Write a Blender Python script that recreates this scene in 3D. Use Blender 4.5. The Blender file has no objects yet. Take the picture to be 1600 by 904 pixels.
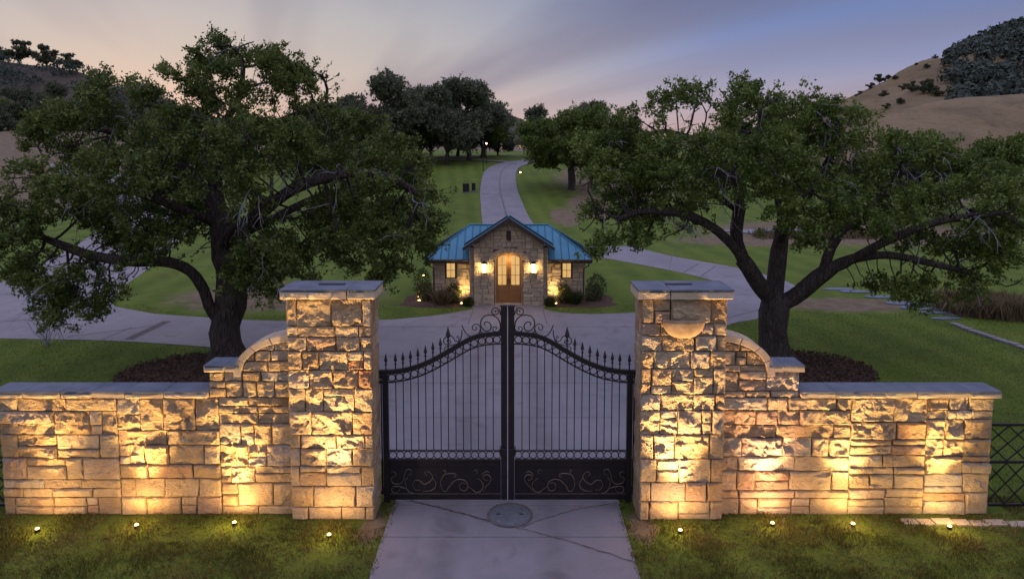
import bpy, math, random
import numpy as np
from mathutils import Vector, noise, kdtree

R = math.radians
SC = bpy.context.scene
COL = SC.collection

# ------------------------------------------------------------------ camera, world, sun, exposure
CAM_H, CAM_X, PITCH, FPX, HORIZ = 7.0, 0.085, R(4.7), 1067.0, 230.0
PY = HORIZ + FPX * math.tan(PITCH)
cam = bpy.data.cameras.new('camera')
cam.sensor_width = 36.0
cam.lens = 36.0 * FPX / 1600.0
cam.shift_y = -(452.0 - PY) / 1600.0
cam.clip_start = 0.1
cam.clip_end = 5000
cam_ob = bpy.data.objects.new('camera', cam)
cam_ob.location = (CAM_X, 0, CAM_H)
cam_ob.rotation_euler = (R(90) - PITCH, 0, 0)
COL.objects.link(cam_ob)
SC.camera = cam_ob

SUN_AZ = R(-30)          # from +Y towards -X
SUN_EL = R(1.5)
world = bpy.data.worlds.new('World')
SC.world = world
world.use_nodes = True
wn, wl = world.node_tree.nodes, world.node_tree.links
wn.clear()


def N(tree, typ, **kw):
    n = tree.nodes.new(typ)
    for k, v in kw.items():
        setattr(n, k, v)
    return n


def mth(tree, op, a, b=None, clamp=False):
    n = tree.nodes.new('ShaderNodeMath')
    n.operation = op
    n.use_clamp = clamp
    for i, s in enumerate((a, b)):
        if s is None:
            continue
        if isinstance(s, (int, float)):
            n.inputs[i].default_value = s
        else:
            tree.links.new(s, n.inputs[i])
    return n.outputs[0]


def ramp(tree, fac, stops, interp='LINEAR'):
    n = tree.nodes.new('ShaderNodeValToRGB')
    n.color_ramp.interpolation = interp
    el = n.color_ramp.elements
    while len(el) < len(stops):
        el.new(0.5)
    for e, (p, c) in zip(el, stops):
        e.position = p
        e.color = (*c, 1) if len(c) == 3 else c
    tree.links.new(fac, n.inputs[0])
    return n.outputs[0]


def mix(tree, fac, a, b, mode='MIX'):
    n = tree.nodes.new('ShaderNodeMix')
    n.data_type = 'RGBA'
    n.blend_type = mode
    for i, s in ((0, fac), (6, a), (7, b)):
        if isinstance(s, (int, float)):
            n.inputs[i].default_value = s
        elif isinstance(s, tuple):
            n.inputs[i].default_value = (*s, 1)
        else:
            tree.links.new(s, n.inputs[i])
    return n.outputs[2]


WT = world.node_tree
tc = N(WT, 'ShaderNodeTexCoord')
sep = N(WT, 'ShaderNodeSeparateXYZ')
wl.new(tc.outputs['Generated'], sep.inputs[0])
X_, Y_, Z_ = sep.outputs
hl = mth(WT, 'SQRT', mth(WT, 'ADD', mth(WT, 'MULTIPLY', X_, X_), mth(WT, 'MULTIPLY', Y_, Y_)))
sdot = mth(WT, 'ADD', mth(WT, 'MULTIPLY', X_, math.sin(SUN_AZ)), mth(WT, 'MULTIPLY', Y_, math.cos(SUN_AZ)))
sdot = mth(WT, 'DIVIDE', sdot, mth(WT, 'ADD', hl, 1e-4))
mr = N(WT, 'ShaderNodeMapRange', interpolation_type='SMOOTHSTEP')
wl.new(sdot, mr.inputs[0])
mr.inputs[1].default_value = 0.66
mr.inputs[2].default_value = 1.0
warmf = mr.outputs[0]
zc = mth(WT, 'MAXIMUM', Z_, 0.0)
warm = ramp(WT, zc, [(0, (.68, .44, .35)), (.05, (.55, .43, .37)), (.11, (.455, .41, .38)), (.17, (.405, .39, .395)),
                     (.23, (.32, .33, .375)), (.45, (.58, .58, .84)), (1, (.74, .73, 1.16))])
cool = ramp(WT, zc, [(0, (.58, .39, .37)), (.05, (.40, .335, .385)), (.11, (.23, .25, .40)), (.17, (.145, .195, .385)),
                     (.23, (.112, .165, .355)), (.45, (.54, .56, .86)), (1, (.74, .73, 1.16))])
skyc = mix(WT, warmf, cool, warm)
# unseen anti-twilight sky opposite the sunset, brightened to light camera-facing surfaces
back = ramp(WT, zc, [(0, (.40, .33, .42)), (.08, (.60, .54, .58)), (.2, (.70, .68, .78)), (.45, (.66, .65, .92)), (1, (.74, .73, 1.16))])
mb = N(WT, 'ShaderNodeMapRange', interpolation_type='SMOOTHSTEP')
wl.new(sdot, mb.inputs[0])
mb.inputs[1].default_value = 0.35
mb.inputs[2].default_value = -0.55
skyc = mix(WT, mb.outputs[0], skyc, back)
# streaked cloud sheet high above, seen in perspective
den = mth(WT, 'ADD', zc, 0.10)
cmb = N(WT, 'ShaderNodeCombineXYZ')
CLOUD_OFF = 2.1
CA = R(-24)               # bearing along which the streaks run
cu_ = mth(WT, 'ADD', mth(WT, 'MULTIPLY', X_, math.cos(CA)), mth(WT, 'MULTIPLY', Y_, -math.sin(CA)))
cw_ = mth(WT, 'ADD', mth(WT, 'MULTIPLY', X_, math.sin(CA)), mth(WT, 'MULTIPLY', Y_, math.cos(CA)))
wl.new(mth(WT, 'ADD', mth(WT, 'MULTIPLY', mth(WT, 'DIVIDE', cu_, den), 0.48), CLOUD_OFF), cmb.inputs[0])
wl.new(mth(WT, 'MULTIPLY', mth(WT, 'DIVIDE', cw_, den), 0.08), cmb.inputs[1])
nz = N(WT, 'ShaderNodeTexNoise')
nz.inputs['Scale'].default_value = 1.15
nz.inputs['Detail'].default_value = 4
nz.inputs['Roughness'].default_value = 0.45
nz.inputs['Distortion'].default_value = 0.35
wl.new(cmb.outputs[0], nz.inputs[0])
cl = ramp(WT, nz.outputs[0], [(0, (0, 0, 0)), (.45, (0, 0, 0)), (.56, (1, 1, 1)), (1, (1, 1, 1))])
cloudc = ramp(WT, zc, [(0, (.52, .35, .33)), (.08, (.25, .225, .29)), (.2, (.128, .132, .215)), (.45, (.46, .46, .68)), (1, (.60, .60, .92))])
skyc = mix(WT, mth(WT, 'MULTIPLY', cl, 0.72), skyc, cloudc)
sky = N(WT, 'ShaderNodeTexSky', sky_type='NISHITA')
sky.sun_disc = False
sky.sun_elevation = SUN_EL
sky.sun_rotation = SUN_AZ
sky.dust_density = 2.0
skym = mix(WT, 1.0, sky.outputs[0], (0.008, 0.008, 0.0095), 'MULTIPLY')
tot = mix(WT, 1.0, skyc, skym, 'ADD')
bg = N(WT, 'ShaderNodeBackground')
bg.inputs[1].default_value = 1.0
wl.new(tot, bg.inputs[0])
wo = N(WT, 'ShaderNodeOutputWorld')
wl.new(bg.outputs[0], wo.inputs[0])

sun = bpy.data.lights.new('sun', 'SUN')
sun.energy = 0.18
sun.angle = R(14)
sun.color = (1.0, 0.66, 0.45)
sun_ob = bpy.data.objects.new('sun', sun)
sd = Vector((math.sin(SUN_AZ), math.cos(SUN_AZ), math.tan(R(5))))
sun_ob.rotation_euler = sd.to_track_quat('Z', 'Y').to_euler()
COL.objects.link(sun_ob)

SC.view_settings.view_transform = 'Standard'
SC.view_settings.look = 'None'
SC.view_settings.exposure = 0.25
SC.view_settings.gamma = 1.0
SC.view_settings.use_curve_mapping = False
SC.render.engine = 'CYCLES'
SC.cycles.max_bounces = 6
SC.cycles.diffuse_bounces = 3
SC.cycles.transparent_max_bounces = 8
SC.cycles.caustics_reflective = False
SC.cycles.caustics_refractive = False
SC.cycles.sample_clamp_indirect = 4.0

WARM = (1.0, 0.62, 0.24)

# ------------------------------------------------------------------ helpers
_c, _s = math.cos(PITCH), math.sin(PITCH)


def at(u, v, y):
    """world point at depth y that stands at survey point (u, v)"""
    a, b = (u - 800.0) / FPX, -(v - PY) / FPX
    dx, dy, dz = a, _c + b * _s, -_s + b * _c
    t = y / dy
    return Vector((CAM_X + dx * t, y, CAM_H + dz * t))


def gp(u, v, z=0.0):
    a, b = (u - 800.0) / FPX, -(v - PY) / FPX
    dx, dy, dz = a, _c + b * _s, -_s + b * _c
    t = (z - CAM_H) / dz
    return (CAM_X + dx * t, dy * t)


def tag(o, label=None, cat=None, group=None, kind=None):
    if label:
        o['label'] = label
    if cat:
        o['category'] = cat
    if group:
        o['group'] = group
    if kind:
        o['kind'] = kind
    return o


def empty(name, loc=(0, 0, 0), label=None, cat=None, group=None):
    o = bpy.data.objects.new(name, None)
    o.location = loc
    o.empty_display_size = 0.2
    COL.objects.link(o)
    return tag(o, label, cat, group)


def mk(name, me, mat=None, parent=None, loc=(0, 0, 0), rot=None, scale=None):
    o = bpy.data.objects.new(name, me)
    if mat is not None and len(me.materials) == 0:
        me.materials.append(mat)
    COL.objects.link(o)
    if parent is not None:
        o.parent = parent
    o.location = loc
    if rot is not None:
        o.rotation_euler = rot
    if scale is not None:
        o.scale = scale
    return o


def copy_tree(o, parent=None):
    c = o.copy()
    COL.objects.link(c)
    c.parent = parent
    for ch in list(o.children):
        copy_tree(ch, c)
    return c


class MB:
    def __init__(s):
        s.v, s.f = [], []

    def add(s, v, f):
        n = len(s.v)
        s.v += [tuple(p) for p in v]
        s.f += [tuple(i + n for i in q) for q in f]
        return s

    def box(s, a, b):
        (x0, y0, z0), (x1, y1, z1) = a, b
        v = [(x0, y0, z0), (x1, y0, z0), (x1, y1, z0), (x0, y1, z0), (x0, y0, z1), (x1, y0, z1), (x1, y1, z1), (x0, y1, z1)]
        return s.add(v, [(0, 3, 2, 1), (4, 5, 6, 7), (0, 1, 5, 4), (1, 2, 6, 5), (2, 3, 7, 6), (3, 0, 4, 7)])

    def tube(s, pts, r, n=6, cap=True):
        pts = [Vector(p) for p in pts]
        rs = r if isinstance(r, (list, tuple)) else [r] * len(pts)
        m = len(pts)
        T = []
        for i in range(m):
            t = pts[min(i + 1, m - 1)] - pts[max(i - 1, 0)]
            T.append(t.normalized() if t.length > 1e-9 else Vector((0, 0, 1)))
        ref = Vector((0, 0, 1)) if abs(T[0].z) < .9 else Vector((1, 0, 0))
        a = T[0].cross(ref).normalized()
        v = []
        for i in range(m):
            a = (a - T[i] * a.dot(T[i]))
            a = a.normalized() if a.length > 1e-6 else T[i].orthogonal().normalized()
            b = T[i].cross(a)
            for k in range(n):
                w = 2 * math.pi * (k + .5) / n
                v.append(pts[i] + (a * math.cos(w) + b * math.sin(w)) * rs[i])
        f = [(i * n + k, i * n + (k + 1) % n, (i + 1) * n + (k + 1) % n, (i + 1) * n + k) for i in range(m - 1) for k in range(n)]
        if cap:
            f.append(tuple(range(n - 1, -1, -1)))
            f.append(tuple((m - 1) * n + k for k in range(n)))
        return s.add(v, f)

    def lathe(s, prof, c=(0, 0, 0), n=12):
        v, f = [], []
        for (r, z) in prof:
            for k in range(n):
                w = 2 * math.pi * k / n
                v.append((c[0] + r * math.cos(w), c[1] + r * math.sin(w), c[2] + z))
        for i in range(len(prof) - 1):
            for k in range(n):
                f.append((i * n + k, i * n + (k + 1) % n, (i + 1) * n + (k + 1) % n, (i + 1) * n + k))
        f.append(tuple(range(n - 1, -1, -1)))
        f.append(tuple((len(prof) - 1) * n + k for k in range(n)))
        return s.add(v, f)

    def prism(s, poly, d, ax='y', o=0.0):
        """poly in the plane, extruded from o to o+d along ax ('y': poly=(x,z); 'z': poly=(x,y); 'x': poly=(y,z))"""
        m = len(poly)

        def P(p, t):
            return (p[0], t, p[1]) if ax == 'y' else (p[0], p[1], t) if ax == 'z' else (t, p[0], p[1])
        v = [P(p, o) for p in poly] + [P(p, o + d) for p in poly]
        f = [tuple(range(m)), tuple(range(2 * m - 1, m - 1, -1))]
        f += [((i + 1) % m, i, i + m, (i + 1) % m + m) for i in range(m)]
        return s.add(v, f)

    def mesh(s, name, mat=None, smooth=False):
        me = bpy.data.meshes.new(name)
        me.from_pydata(s.v, [], s.f)
        if smooth:
            me.polygons.foreach_set('use_smooth', [True] * len(me.polygons))
        if mat:
            me.materials.append(mat)
        me.update()
        return me

    def obj(s, name, mat, parent=None, loc=(0, 0, 0), smooth=False, rot=None, bevel=0):
        o = mk(name, s.mesh(name, mat, smooth), None, parent, loc, rot)
        if bevel:
            b = o.modifiers.new('bevel', 'BEVEL')
            b.width = bevel
            b.segments = 2
            b.limit_method = 'ANGLE'
        return o


def np_mesh(name, V, F, mat, smooth=False, uniform=4):
    """fast mesh from arrays: V (n,3), F (m,uniform)"""
    me = bpy.data.meshes.new(name)
    me.vertices.add(len(V))
    me.vertices.foreach_set('co', np.asarray(V, np.float32).ravel())
    F = np.asarray(F, np.int32)
    me.loops.add(F.size)
    me.loops.foreach_set('vertex_index', F.ravel())
    me.polygons.add(len(F))
    me.polygons.foreach_set('loop_start', np.arange(0, F.size, uniform, dtype=np.int32))
    if smooth:
        me.polygons.foreach_set('use_smooth', np.ones(len(F), bool))
    me.update(calc_edges=True)
    me.validate()
    if mat:
        me.materials.append(mat)
    return me


def catmull(pts, n=8):
    P = [Vector(p) for p in pts]
    P = [P[0] * 2 - P[1]] + P + [P[-1] * 2 - P[-2]]
    out = []
    for i in range(1, len(P) - 2):
        a, b, c, d = P[i - 1:i + 3]
        for k in range(n):
            t = k / n
            out.append(.5 * ((2 * b) + (c - a) * t + (2 * a - 5 * b + 4 * c - d) * t * t + (3 * b - a - 3 * c + d) * t ** 3))
    out.append(P[-2])
    return out


# ------------------------------------------------------------------ materials
def mat_new(name):
    m = bpy.data.materials.new(name)
    m.use_nodes = True
    t = m.node_tree
    b = t.nodes['Principled BSDF']
    return m, t, b


def coords(t, kind='Object', scale=(1, 1, 1), rot=(0, 0, 0)):
    c = N(t, 'ShaderNodeTexCoord')
    mpn = N(t, 'ShaderNodeMapping')
    mpn.inputs['Scale'].default_value = scale
    mpn.inputs['Rotation'].default_value = rot
    t.links.new(c.outputs[kind], mpn.inputs[0])
    return mpn.outputs[0]


def wcoords(t, scale=(1, 1, 1), rot=(0, 0, 0)):
    g = N(t, 'ShaderNodeNewGeometry')
    mpn = N(t, 'ShaderNodeMapping')
    mpn.inputs['Scale'].default_value = scale
    mpn.inputs['Rotation'].default_value = rot
    t.links.new(g.outputs['Position'], mpn.inputs[0])
    return mpn.outputs[0]


def nse(t, vec, scale, detail=4, rough=.55, dist=0.0):
    n = N(t, 'ShaderNodeTexNoise')
    n.inputs['Scale'].default_value = scale
    n.inputs['Detail'].default_value = detail
    n.inputs['Roughness'].default_value = rough
    n.inputs['Distortion'].default_value = dist
    t.links.new(vec, n.inputs['Vector'])
    return n.outputs[0]


def bump(t, b, h, strength=.5, dist=.02, prev=None):
    n = N(t, 'ShaderNodeBump')
    n.inputs['Strength'].default_value = strength
    n.inputs['Distance'].default_value = dist
    t.links.new(h, n.inputs['Height'])
    if prev is not None:
        t.links.new(prev, n.inputs['Normal'])
    t.links.new(n.outputs[0], b.inputs['Normal'])
    return n.outputs[0]


def simple(name, c1, c2=None, scale=4, rough=.6, metal=0.0, bstr=0.0, bscale=30, bdist=.01, world_c=False, spec=.5):
    m, t, b = mat_new(name)
    v = wcoords(t) if world_c else coords(t)
    if c2:
        n = nse(t, v, scale, 5)
        col = ramp(t, n, [(.32, c1), (.68, c2)])
        t.links.new(col, b.inputs['Base Color'])
    else:
        b.inputs['Base Color'].default_value = (*c1, 1)
    b.inputs['Roughness'].default_value = rough
    b.inputs['Metallic'].default_value = metal
    b.inputs['Specular IOR Level'].default_value = spec
    if bstr:
        bump(t, b, nse(t, v, bscale, 5, .6), bstr, bdist)
    return m


def stone_mat(name, stops, island=False, bstr=.8, dark=.5):
    m, t, b = mat_new(name)
    if island:
        g = N(t, 'ShaderNodeNewGeometry')
        rnd = g.outputs['Random Per Island']
    else:
        oi = N(t, 'ShaderNodeObjectInfo')
        rnd = oi.outputs['Random']
    v = wcoords(t)
    base = ramp(t, rnd, stops)
    n1 = nse(t, v, 2.6, 6, .6, .4)
    c = mix(t, mth(t, 'MULTIPLY', ramp(t, n1, [(.42, (0, 0, 0)), (.7, (1, 1, 1))]), dark), base, (.24, .155, .085))
    n2 = nse(t, v, 9, 5, .65)
    c = mix(t, mth(t, 'MULTIPLY', ramp(t, n2, [(.5, (0, 0, 0)), (.75, (1, 1, 1))]), .35), c, (.55, .49, .38))
    t.links.new(c, b.inputs['Base Color'])
    b.inputs['Roughness'].default_value = .88
    b.inputs['Specular IOR Level'].default_value = .25
    # fractured grain
    vs = wcoords(t, (1, 1, 2.4), (R(20), R(35), R(10)))
    h = mth(t, 'ADD', mth(t, 'MULTIPLY', nse(t, vs, 7, 6, .62, .6), 1.0), mth(t, 'MULTIPLY', nse(t, v, 38, 4, .6), .22))
    vo = N(t, 'ShaderNodeTexVoronoi', feature='F1')
    vo.inputs['Scale'].default_value = 13
    vv = N(t, 'ShaderNodeVectorMath', operation='ADD')
    nv = N(t, 'ShaderNodeTexNoise')
    nv.inputs['Scale'].default_value = 6
    t.links.new(vs, nv.inputs['Vector'])
    t.links.new(vs, vv.inputs[0])
    t.links.new(nv.outputs['Color'], vv.inputs[1])
    t.links.new(vv.outputs[0], vo.inputs['Vector'])
    h = mth(t, 'ADD', h, mth(t, 'MULTIPLY', vo.outputs['Distance'], .55))
    vr = wcoords(t, (1, 1, 2.8), (R(-25), R(42), R(-15)))
    rd = mth(t, 'ABSOLUTE', mth(t, 'SUBTRACT', nse(t, vr, 6.5, 5, .6, .5), .5))
    h = mth(t, 'ADD', h, mth(t, 'MULTIPLY', ramp(t, rd, [(0, (0, 0, 0)), (.10, (1, 1, 1))]), .30))
    bump(t, b, h, bstr, .060)
    return m


M = {}
SAND = [(0, (.44, .325, .19)), (.14, (.52, .41, .26)), (.28, (.36, .245, .13)), (.4, (.56, .47, .33)), (.52, (.42, .30, .165)),
        (.64, (.50, .40, .26)), (.76, (.39, .29, .175)), (.86, (.47, .42, .34)), (.94, (.38, .20, .10)), (1, (.52, .40, .25))]
M['stone'] = stone_mat('sandstone', SAND)
M['hstone'] = stone_mat('house_limestone', [(0, (.54, .43, .27)), (.3, (.43, .35, .24)), (.5, (.60, .49, .32)), (.7, (.38, .33, .25)),
                                            (.85, (.52, .43, .30)), (1, (.62, .52, .36))], True, .4, .22)
M['mortar'] = simple('mortar', (.07, .052, .036), (.12, .09, .062), 6, .95, bstr=.4, world_c=True)
M['hmortar'] = simple('house_mortar', (.10, .08, .058), (.15, .12, .088), 6, .95, world_c=True)
M['slate'] = simple('slate_coping', (.060, .078, .108), (.115, .135, .17), 3, .5, bstr=.35, bscale=14, world_c=True)
M['sandcap'] = simple('sawn_sandstone', (.36, .29, .20), (.47, .39, .27), 3, .85, bstr=.5, bscale=18, world_c=True)
M['bowl'] = simple('weathered_bowl_stone', (.20, .135, .075), (.36, .27, .16), 5, .9, bstr=.6, bscale=16, world_c=True)
M['iron'] = simple('black_iron', (.010, .009, .011), (.018, .015, .017), 8, .42, .3, .15, 60, .003)
M['bronze'] = simple('worn_iron_edge', (.10, .085, .065), (.19, .16, .12), 20, .4, .5)
M['darkwood'] = simple('dark_wood', (.035, .022, .015), (.06, .04, .028), 8, .6)
M['frame'] = simple('window_frame', (.03, .022, .016), None, rough=.5)


def concrete():
    m, t, b = mat_new('concrete')
    v = wcoords(t)
    n1 = nse(t, v, .35, 5, .6, .3)
    n2 = nse(t, v, 3.0, 6, .65)
    n3 = nse(t, v, 60, 3, .6)
    c = ramp(t, n1, [(.3, (.150, .142, .150)), (.7, (.215, .205, .215))])
    c = mix(t, mth(t, 'MULTIPLY', ramp(t, n2, [(.45, (0, 0, 0)), (.75, (1, 1, 1))]), .28), c, (.115, .105, .10))
    c = mix(t, mth(t, 'MULTIPLY', n3, .15), c, (.30, .28, .27))
    vs = wcoords(t, (1.6, .12, 1))
    n4 = nse(t, vs, 1.6, 4, .6)
    c = mix(t, mth(t, 'MULTIPLY', ramp(t, n4, [(.52, (0, 0, 0)), (.72, (1, 1, 1))]), .22), c, (.095, .088, .085))
    g = N(t, 'ShaderNodeNewGeometry')
    sp_ = N(t, 'ShaderNodeSeparateXYZ')
    t.links.new(g.outputs['Position'], sp_.inputs[0])
    ax = mth(t, 'ABSOLUTE', mth(t, 'SUBTRACT', mth(t, 'ABSOLUTE', mth(t, 'ADD', sp_.outputs[0], mth(t, 'MULTIPLY', n1, .25))), .95))
    band = ramp(t, ax, [(.05, (1, 1, 1)), (.38, (0, 0, 0))])
    band = mth(t, 'MULTIPLY', mth(t, 'MULTIPLY', band, n2), mth(t, 'LESS_THAN', sp_.outputs[1], 26.0))
    c = mix(t, mth(t, 'MULTIPLY', band, .8), c, (.095, .088, .09))
    n5 = nse(t, v, 1.1, 3, .5, .8)
    c = mix(t, mth(t, 'MULTIPLY', ramp(t, n5, [(.60, (0, 0, 0)), (.70, (1, 1, 1))]), .4), c, (.085, .078, .075))
    t.links.new(c, b.inputs['Base Color'])
    b.inputs['Roughness'].default_value = .72
    b.inputs['Specular IOR Level'].default_value = .35
    h = mth(t, 'ADD', mth(t, 'MULTIPLY', n2, .4), mth(t, 'MULTIPLY', n3, .3))
    bump(t, b, h, .25, .006)
    return m


M['concrete'] = concrete()
M['joint'] = simple('joint_filler', (.07, .06, .05), (.12, .10, .085), 6, .95, world_c=True)


def ground_mat():
    m, t, b = mat_new('ground')
    v = wcoords(t)
    a = N(t, 'ShaderNodeAttribute', attribute_name='dry')
    n1 = nse(t, v, .22, 5, .6)
    n2 = nse(t, v, 1.7, 6, .65, .3)
    n3 = nse(t, v, 22, 4, .7)
    green = ramp(t, n1, [(.3, (.072, .118, .013)), (.55, (.096, .152, .015)), (.75, (.122, .158, .020))])
    green = mix(t, mth(t, 'MULTIPLY', ramp(t, n2, [(.45, (0, 0, 0)), (.8, (1, 1, 1))]), .45), green, (.11, .11, .036))
    # mower stripes
    sv = wcoords(t, (1, 1, 1), (0, 0, R(-5)))
    wv = N(t, 'ShaderNodeTexWave', wave_type='BANDS', bands_direction='X')
    wv.inputs['Scale'].default_value = .16
    wv.inputs['Distortion'].default_value = 1.6
    wv.inputs['Detail'].default_value = 2
    t.links.new(sv, wv.inputs[0])
    green = mix(t, mth(t, 'MULTIPLY', wv.outputs['Fac'], .5), green, (.15, .195, .030))
    n6 = nse(t, v, .55, 6, .7, .6)
    green = mix(t, mth(t, 'MULTIPLY', ramp(t, n6, [(.48, (0, 0, 0)), (.66, (1, 1, 1))]), .5), green, (.050, .075, .018))
    n7 = nse(t, v, 5.5, 4, .7)
    green = mix(t, mth(t, 'MULTIPLY', ramp(t, n7, [(.52, (0, 0, 0)), (.72, (1, 1, 1))]), .4), green, (.125, .118, .030))
    dryc = ramp(t, n2, [(.3, (.13, .095, .058)), (.55, (.19, .145, .088)), (.8, (.25, .20, .125))])
    f = mth(t, 'ADD', a.outputs['Fac'], mth(t, 'MULTIPLY', mth(t, 'SUBTRACT', n2, .5), .9))
    f = ramp(t, f, [(.38, (0, 0, 0)), (.62, (1, 1, 1))])
    f = mth(t, 'MULTIPLY', f, mth(t, 'GREATER_THAN', a.outputs['Fac'], .03))
    c = mix(t, f, green, dryc)
    c = mix(t, mth(t, 'MULTIPLY', n3, .35), c, mix(t, .45, c, (.0, .0, .0)))
    t.links.new(c, b.inputs['Base Color'])
    b.inputs['Roughness'].default_value = .95
    b.inputs['Specular IOR Level'].default_value = .15
    bump(t, b, mth(t, 'ADD', n3, mth(t, 'MULTIPLY', n2, .8)), .8, .05)
    return m


M['ground'] = ground_mat()
M['soil'] = simple('mulch', (.055, .036, .026), (.12, .078, .055), 14, 1.0, bstr=1.0, bscale=22, bdist=.05, world_c=True, spec=.1)


def hill_mat(name, c1, c2, c3):
    m, t, b = mat_new(name)
    v = wcoords(t)
    n1 = nse(t, v, .022, 6, .6, .4)
    n2 = nse(t, wcoords(t, (1, .35, 2.2), (0, 0, R(25))), .16, 6, .65, .5)
    n3 = nse(t, v, .9, 4, .7)
    c = ramp(t, n1, [(.3, c1), (.7, c2)])
    c = mix(t, mth(t, 'MULTIPLY', ramp(t, n2, [(.5, (0, 0, 0)), (.7, (1, 1, 1))]), .55), c, c3)
    c = mix(t, mth(t, 'MULTIPLY', ramp(t, n3, [(.56, (0, 0, 0)), (.66, (1, 1, 1))]), .5), c, c3)
    t.links.new(c, b.inputs['Base Color'])
    b.inputs['Roughness'].default_value = 1.0
    b.inputs['Specular IOR Level'].default_value = .1
    bump(t, b, mth(t, 'ADD', n2, mth(t, 'MULTIPLY', n3, .25)), 1.0, 1.6)
    return m


M['hill'] = hill_mat('dry_hillside', (.155, .115, .062), (.245, .185, .10), (.09, .072, .042))
M['hilldark'] = hill_mat('scrubby_hillside', (.055, .050, .040), (.11, .09, .068), (.035, .036, .026))
M['pond'] = simple('pond_water', (.02, .035, .06), None, rough=.06)


def leaf_mat(name, stops, trans=.25):
    m, t, b = mat_new(name)
    g = N(t, 'ShaderNodeNewGeometry')
    oi = N(t, 'ShaderNodeObjectInfo')
    v = wcoords(t)
    n = nse(t, v, .8, 3, .5)
    n = ramp(t, n, [(.34, (0, 0, 0)), (.66, (1, 1, 1))])
    f = mth(t, 'ADD', mth(t, 'MULTIPLY', g.outputs['Random Per Island'], .5), mth(t, 'MULTIPLY', n, .5))
    c = ramp(t, f, stops)
    c = mix(t, mth(t, 'MULTIPLY', oi.outputs['Random'], .2), c, mix(t, .5, c, (.05, .06, .03)))
    t.links.new(c, b.inputs['Base Color'])
    b.inputs['Roughness'].default_value = .55
    b.inputs['Specular IOR Level'].default_value = .22
    tr = N(t, 'ShaderNodeBsdfTranslucent')
    t.links.new(c, tr.inputs[0])
    mx = N(t, 'ShaderNodeMixShader')
    mx.inputs[0].default_value = trans
    t.links.new(b.outputs[0], mx.inputs[1])
    t.links.new(tr.outputs[0], mx.inputs[2])
    t.links.new(mx.outputs[0], t.nodes['Material Output'].inputs[0])
    return m


M['leafL'] = leaf_mat('oak_leaf', [(.05, (.036, .056, .012)), (.4, (.080, .116, .022)), (.7, (.132, .168, .036)), (.95, (.21, .235, .065))])
M['leafR'] = leaf_mat('live_oak_leaf', [(.05, (.038, .064, .012)), (.4, (.084, .130, .022)), (.7, (.138, .188, .036)), (.95, (.22, .255, .062))])
M['leafB'] = leaf_mat('far_leaf', [(.05, (.050, .066, .036)), (.4, (.088, .106, .058)), (.7, (.128, .145, .082)), (.95, (.17, .185, .11))])
M['leafW'] = leaf_mat('hazy_blue_leaf', [(.05, (.028, .044, .036)), (.4, (.048, .070, .052)), (.7, (.072, .096, .068)), (.95, (.10, .125, .085))])  # leaf green shifted to blue, distance haze mixed into the colour
M['bark'] = None


def bark_mat():
    m, t, b = mat_new('oak_bark')
    v = wcoords(t)
    vs = wcoords(t, (1, 1, .22))
    n1 = nse(t, vs, 9, 6, .65, .8)
    vo = N(t, 'ShaderNodeTexVoronoi', feature='DISTANCE_TO_EDGE')
    vo.inputs['Scale'].default_value = 11
    t.links.new(vs, vo.inputs['Vector'])
    e = ramp(t, vo.outputs['Distance'], [(0, (0, 0, 0)), (.22, (1, 1, 1))])
    c = ramp(t, n1, [(.3, (.030, .024, .021)), (.7, (.095, .078, .068))])
    c = mix(t, mth(t, 'MULTIPLY', ramp(t, nse(t, v, 1.3, 4), [(.5, (0, 0, 0)), (.7, (1, 1, 1))]), .4), c, (.10, .098, .085))
    t.links.new(c, b.inputs['Base Color'])
    b.inputs['Roughness'].default_value = .95
    b.inputs['Specular IOR Level'].default_value = .2
    bump(t, b, mth(t, 'ADD', n1, mth(t, 'MULTIPLY', e, .6)), 1.0, .09)
    return m


M['bark'] = bark_mat()
M['twig'] = simple('dead_twig', (.16, .16, .18), (.30, .29, .31), 4, .8)
M['straw'] = leaf_mat('straw_grass', [(.1, (.09, .065, .035)), (.4, (.15, .11, .06)), (.7, (.21, .16, .09)), (.95, (.27, .21, .13))])
M['blade'] = leaf_mat('grass_blade', [(.1, (.060, .066, .013)), (.35, (.092, .092, .020)), (.6, (.130, .112, .030)), (.8, (.19, .145, .055)), (.97, (.28, .22, .10))], .3)
M['lawnblade'] = leaf_mat('lawn_blade', [(.1, (.070, .110, .013)), (.4, (.096, .148, .017)), (.7, (.120, .158, .021)), (.95, (.165, .178, .036))], .3)
M['shrub'] = leaf_mat('shrub_leaf', [(.1, (.03, .045, .014)), (.4, (.055, .075, .022)), (.7, (.09, .10, .03)), (.95, (.14, .13, .05))])


def emis(name, col, s):
    m, t, b = mat_new(name)
    b.inputs['Base Color'].default_value = (*col, 1)
    b.inputs['Emission Color'].default_value = (*col, 1)
    b.inputs['Emission Strength'].default_value = s
    return m


M['lens'] = emis('lamp_lens', (1.0, .70, .30), 3.2)
M['lantern'] = emis('lantern_glass', (1.0, .62, .23), 34.0)
M['pathlens'] = emis('path_lamp_lens', (1.0, .55, .16), 9.0)
M['farlens'] = emis('far_lamp_lens', (1.0, .62, .30), 14.0)


def glass_lit():
    m, t, b = mat_new('lit_window_pane')
    v = coords(t)
    n = nse(t, v, 1.4, 3)
    c = ramp(t, n, [(.3, (.95, .50, .14)), (.7, (1.0, .66, .25))])
    b.inputs['Base Color'].default_value = (.05, .04, .03, 1)
    b.inputs['Roughness'].default_value = .1
    t.links.new(c, b.inputs['Emission Color'])
    b.inputs['Emission Strength'].default_value = .62
    return m


M['pane'] = glass_lit()


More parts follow.
